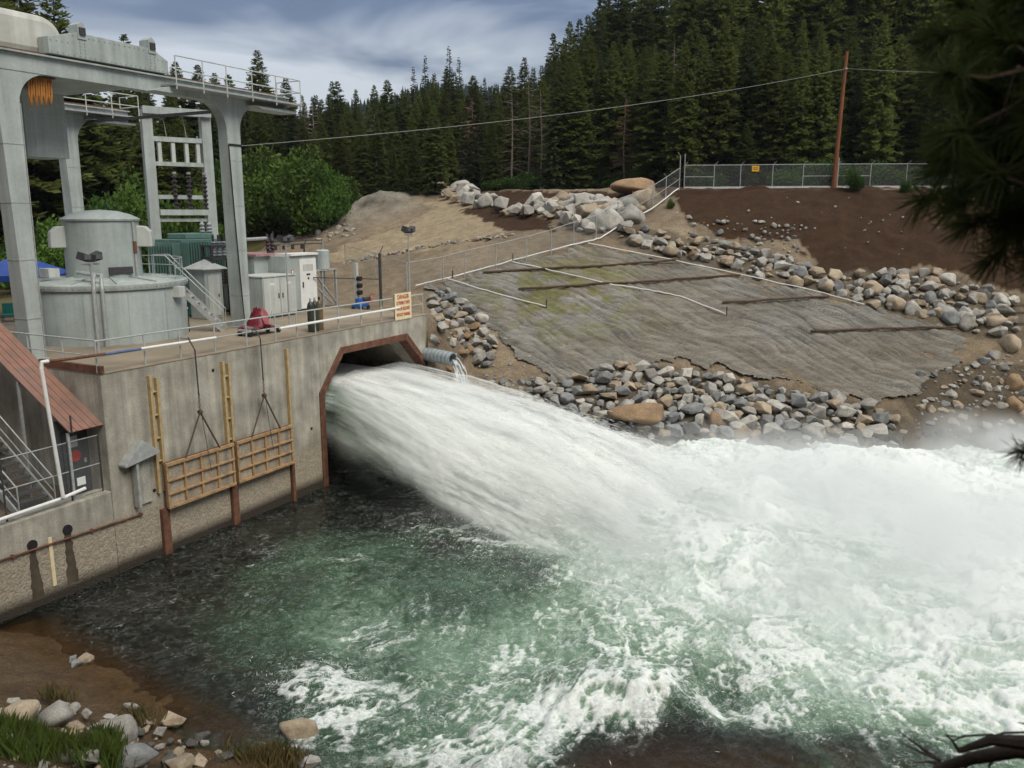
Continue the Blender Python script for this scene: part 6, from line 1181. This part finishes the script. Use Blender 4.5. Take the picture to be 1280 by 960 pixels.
tp = py(1272, 565, 4.6)-tb_; BR.tube([[.1, 0, tp[2]+.4], [-.7, 0, tp[2]+.1], tp], [.03, .015, .006], 5); tuft(tp, np.array([-1, 0, -.15]), 60, .13); tuft(tp+np.array([.05, 0, .04]), np.array([-1, 0, .2]), 40, .12)
for y_, v_ in ((4.4, 385), (4.5, 395), (4.3, 410)):
    tp = py(1205+r.uniform(0, 30), v_, y_)-tb_; BR.tube([[.1, 0, tp[2]+.35], [-.8, 0, tp[2]-.02], [-1.2, 0, tp[2]+.06], tp], [.02, .012, .008, .003], 5)
BR.build('branch', 'bark', NP); me = bpy.data.meshes.new('needles'); me.from_pydata(NV, [], NF); me.update(); me.materials.append(MT['pine']); addo('needles', me, NP)
# dead branch at the lower right
b0 = py(1330, 952, 5.2); DB = thing('dead_branch', 'dark dead branch with twigs jutting in at the bottom right', 'branch', b0)
def dp(u, v, Y): return py(u, v, Y)-b0
MB().tube([dp(1420, 985, 5.0), dp(1330, 945, 5.2), dp(1270, 938, 5.35), dp(1215, 948, 5.45), dp(1168, 962, 5.5)], [.11, .085, .055, .045, .03], 10).build('main_limb', 'drift', DB, smooth=True)
MB().tube([dp(1400, 960, 5.0), dp(1300, 930, 5.15), dp(1240, 925, 5.3), dp(1200, 938, 5.4)], [.09, .06, .04, .02], 8).build('upper_limb', 'drift', DB, smooth=True)
for k, px_l in enumerate(([(1175, 950), (1150, 940), (1122, 926)], [(1170, 948), (1145, 930), (1122, 913)], [(1200, 940), (1190, 925), (1182, 919), (1205, 922)], [(1260, 930), (1240, 918), (1205, 920), (1186, 928)], [(1330, 930), (1290, 915), (1255, 916), (1225, 924)], [(1180, 955), (1160, 952), (1140, 954)], [(1215, 950), (1205, 962), (1212, 975)], [(1190, 955), (1178, 968), (1180, 980)], [(1245, 945), (1236, 958), (1244, 975)], [(1300, 920), (1282, 905), (1272, 903)])):
    MB().tube([dp(u, v, 5.4+.03*k) for u, v in px_l], [.016]+[.009]*(len(px_l)-2)+[.003], 5).build('twig', 'drift', DB)
st_ = MB()
tb2 = MB().tube([(dp(1420, 985, 5.0))+np.array([.9, -.3, -1.8]), dp(1420, 985, 5.0)], [.16, .11], 8).build('stump', 'drift', DB)
# ------------------------------------------------------------------ grass on the near shore
def grass(name, patches, mat, lab, h0, h1, n):
    V_, F_ = [], []; r = np.random.default_rng(len(name))
    for (u, v, sp_) in patches:
        c = gp(u, v)
        for _ in range(n):
            x, y = c[0]+r.normal(0, sp_), c[1]+r.normal(0, sp_*.6); z = float(ground2(x, y)); h = r.uniform(h0, h1); a_ = r.uniform(0, 6.28); b_ = np.array([math.cos(a_), math.sin(a_), 0])*h*r.uniform(.1, .45); s_ = np.array([-math.sin(a_), math.cos(a_), 0])*.006; p = np.array([x, y, z]); k = len(V_)
            V_ += [V3(p-s_), V3(p+s_), V3(p+b_*.35+[0, 0, h*.6]+s_*.7), V3(p+b_+[0, 0, h]), V3(p+b_*.35+[0, 0, h*.6]-s_*.7)]; F_.append((k, k+1, k+2, k+3, k+4))
    me = bpy.data.meshes.new(name); me.from_pydata(V_, [], F_); me.update(); me.materials.append(MT[mat]); tag(addo(name, me), lab, 'grass', kind='stuff')
grass('green_grass', [(20, 950, .28), (60, 945, .28), (95, 950, .3), (35, 930, .2), (130, 955, .2), (5, 925, .2), (135, 938, .15)], 'grass', 'green grass tuft among the rocks at the bottom left', .3, .65, 420)
grass('slope_moss', [(690, 380, .9), (720, 372, .9), (745, 348, .8), (660, 350, .7), (700, 395, .6), (770, 360, .7), (640, 352, .6)], 'drygrass', 'thin grass sprouting through the matting', .08, .2, 260)
grass('dry_grass', [(310, 955, .25), (340, 950, .25), (365, 958, .25), (330, 965, .3), (180, 905, .2), (75, 880, .2)], 'drygrass', 'dry grass stalks standing at the bottom edge', .3, .6, 110)
# ------------------------------------------------------------------ spray mist over the landing of the jet
def mist(name, a, n, z, rx_, ry_, rz_, dens, seed, lab):
    bm = bmesh.new(); bmesh.ops.create_icosphere(bm, subdivisions=3, radius=1); me = bpy.data.meshes.new(name); bm.to_mesh(me); bm.free()
    m = bpy.data.materials.new(name); m.use_nodes = True; t = m.node_tree; N = t.nodes; N.clear(); Lk = t.links.new
    out = N.new('ShaderNodeOutputMaterial'); pv = N.new('ShaderNodeVolumePrincipled'); pv.inputs['Color'].default_value = (.95, .97, .98, 1); pv.inputs['Anisotropy'].default_value = .1
    tc = N.new('ShaderNodeTexCoord'); ln = N.new('ShaderNodeVectorMath'); ln.operation = 'LENGTH'; Lk(tc.outputs['Object'], ln.inputs[0])
    mr = N.new('ShaderNodeMapRange'); mr.interpolation_type = 'SMOOTHSTEP'; mr.inputs[1].default_value = 1.0; mr.inputs[2].default_value = .25; Lk(ln.outputs['Value'], mr.inputs[0])
    geo = N.new('ShaderNodeNewGeometry'); nz_ = N.new('ShaderNodeTexNoise'); nz_.inputs['Scale'].default_value = .42; nz_.inputs['Detail'].default_value = 4; nz_.inputs['Roughness'].default_value = .55; nz_.inputs['Distortion'].default_value = .4; Lk(geo.outputs['Position'], nz_.inputs[0])
    r2 = N.new('ShaderNodeMapRange'); r2.inputs[1].default_value = .36; r2.inputs[2].default_value = .68; r2.inputs[3].default_value = .12; r2.inputs[4].default_value = 1.5; Lk(nz_.outputs[0], r2.inputs[0])
    mu = N.new('ShaderNodeMath'); mu.operation = 'MULTIPLY'; Lk(mr.outputs[0], mu.inputs[0]); Lk(r2.outputs[0], mu.inputs[1]); m2 = N.new('ShaderNodeMath'); m2.operation = 'MULTIPLY'; m2.inputs[1].default_value = dens; Lk(mu.outputs[0], m2.inputs[0]); Lk(m2.outputs[0], pv.inputs['Density']); Lk(pv.outputs[0], out.inputs['Volume'])
    me.materials.append(m); o = addo(name, me, None, W(a, -n, z), (0, 0, TH), (rx_, ry_, rz_)); tag(o, lab, 'spray', kind='stuff'); return o
mist('spray_mist', 14.5, 22, .5, 13, 16.5, 3.3, .42, 1, 'white spray mist hanging where the jet lands')
cm = pz(1225, 568, 0); ms_ = mist('splash_mist', 0, 0, 0, 4.5, 5.0, 2.4, .55, 2, 'white splash cloud thrown up against the right bank'); ms_.location = (cm[0], cm[1], .3)
# flying droplets torn off the jet and thrown up where it meets the pool
r = np.random.default_rng(77); V_, F_ = [], []
def streak(p, d, ln, w_):
    s_ = np.cross(d, r.normal(0, 1, 3)); s_ *= w_/(np.linalg.norm(s_)+1e-9); k = len(V_); V_.extend([V3(p), V3(p+d*ln*.5+s_), V3(p+d*ln), V3(p+d*ln*.5-s_)]); F_.append((k, k+1, k+2, k+3))
N_ = 9000; nn_ = 2.5+14.5*r.random(N_)**.75; th_ = np.where(r.random(N_) < .18, r.uniform(.06, .30, N_), r.uniform(.35, .85, N_))*math.pi; aa, zz_ = jet_profile(nn_, th_); off_ = np.abs(r.normal(0, 1, N_))*(.08+.022*nn_)+.05
for i in range(N_):
    p = W(aa[i]-math.cos(th_[i])*off_[i], -nn_[i], 0); p[2] = zz_[i]+math.sin(th_[i])*off_[i]+.05
    if p[2] < .05: continue
    d = -MV+AV*(-.16*math.cos(th_[i])+r.normal(0, .06))+np.array([0, 0, -.02*nn_[i]+r.normal(0, .08)]); streak(p, d/np.linalg.norm(d), r.uniform(.10, .42), r.uniform(.003, .009))
for u0, v0, sp_, cnt, hh in ((560, 648, 1.0, 450, .15), (620, 676, 1.1, 500, .2), (680, 706, 1.3, 400, .25), (800, 720, 3.5, 1500, .6), (390, 862, .7, 600, .35), (820, 880, .8, 500, .3), (740, 880, 1.4, 700, .35), (960, 888, 1.0, 250, .2)):
    c = pz(u0, v0, 0)
    for _ in range(cnt):
        p = c+np.array([r.normal(0, sp_), r.normal(0, sp_*.6), abs(r.normal(0, hh))]); d = r.normal(0, 1, 3)+np.array([.8, -.3, .4]); streak(p, d/np.linalg.norm(d), r.uniform(.04, .16), r.uniform(.003, .009))
me = bpy.data.meshes.new('spray_droplets'); me.from_pydata(V_, [], F_); me.update(); me.materials.append(M('white_droplets', (.80, .83, .83), .5, var=.1)); tag(addo('spray_droplets', me), 'fine white droplets torn off the jet and the breaking foam', 'spray', kind='stuff')
# ------------------------------------------------------------------ thin air over the valley
bm = bmesh.new(); bmesh.ops.create_cube(bm, size=1); me = bpy.data.meshes.new('haze'); bm.to_mesh(me); bm.free()
hm = bpy.data.materials.new('valley_air'); hm.use_nodes = True; hn = hm.node_tree; hn.nodes.clear(); ho_ = hn.nodes.new('ShaderNodeOutputMaterial'); hv = hn.nodes.new('ShaderNodeVolumePrincipled'); hv.inputs['Color'].default_value = (.80, .90, 1, 1); hv.inputs['Density'].default_value = .0001; hn.links.new(hv.outputs[0], ho_.inputs['Volume'])
me.materials.append(hm); hz = addo('haze', me, None, (50, 300, 75), None, (1100, 760, 160)); tag(hz, 'thin blue air haze over the valley', kind='stuff')
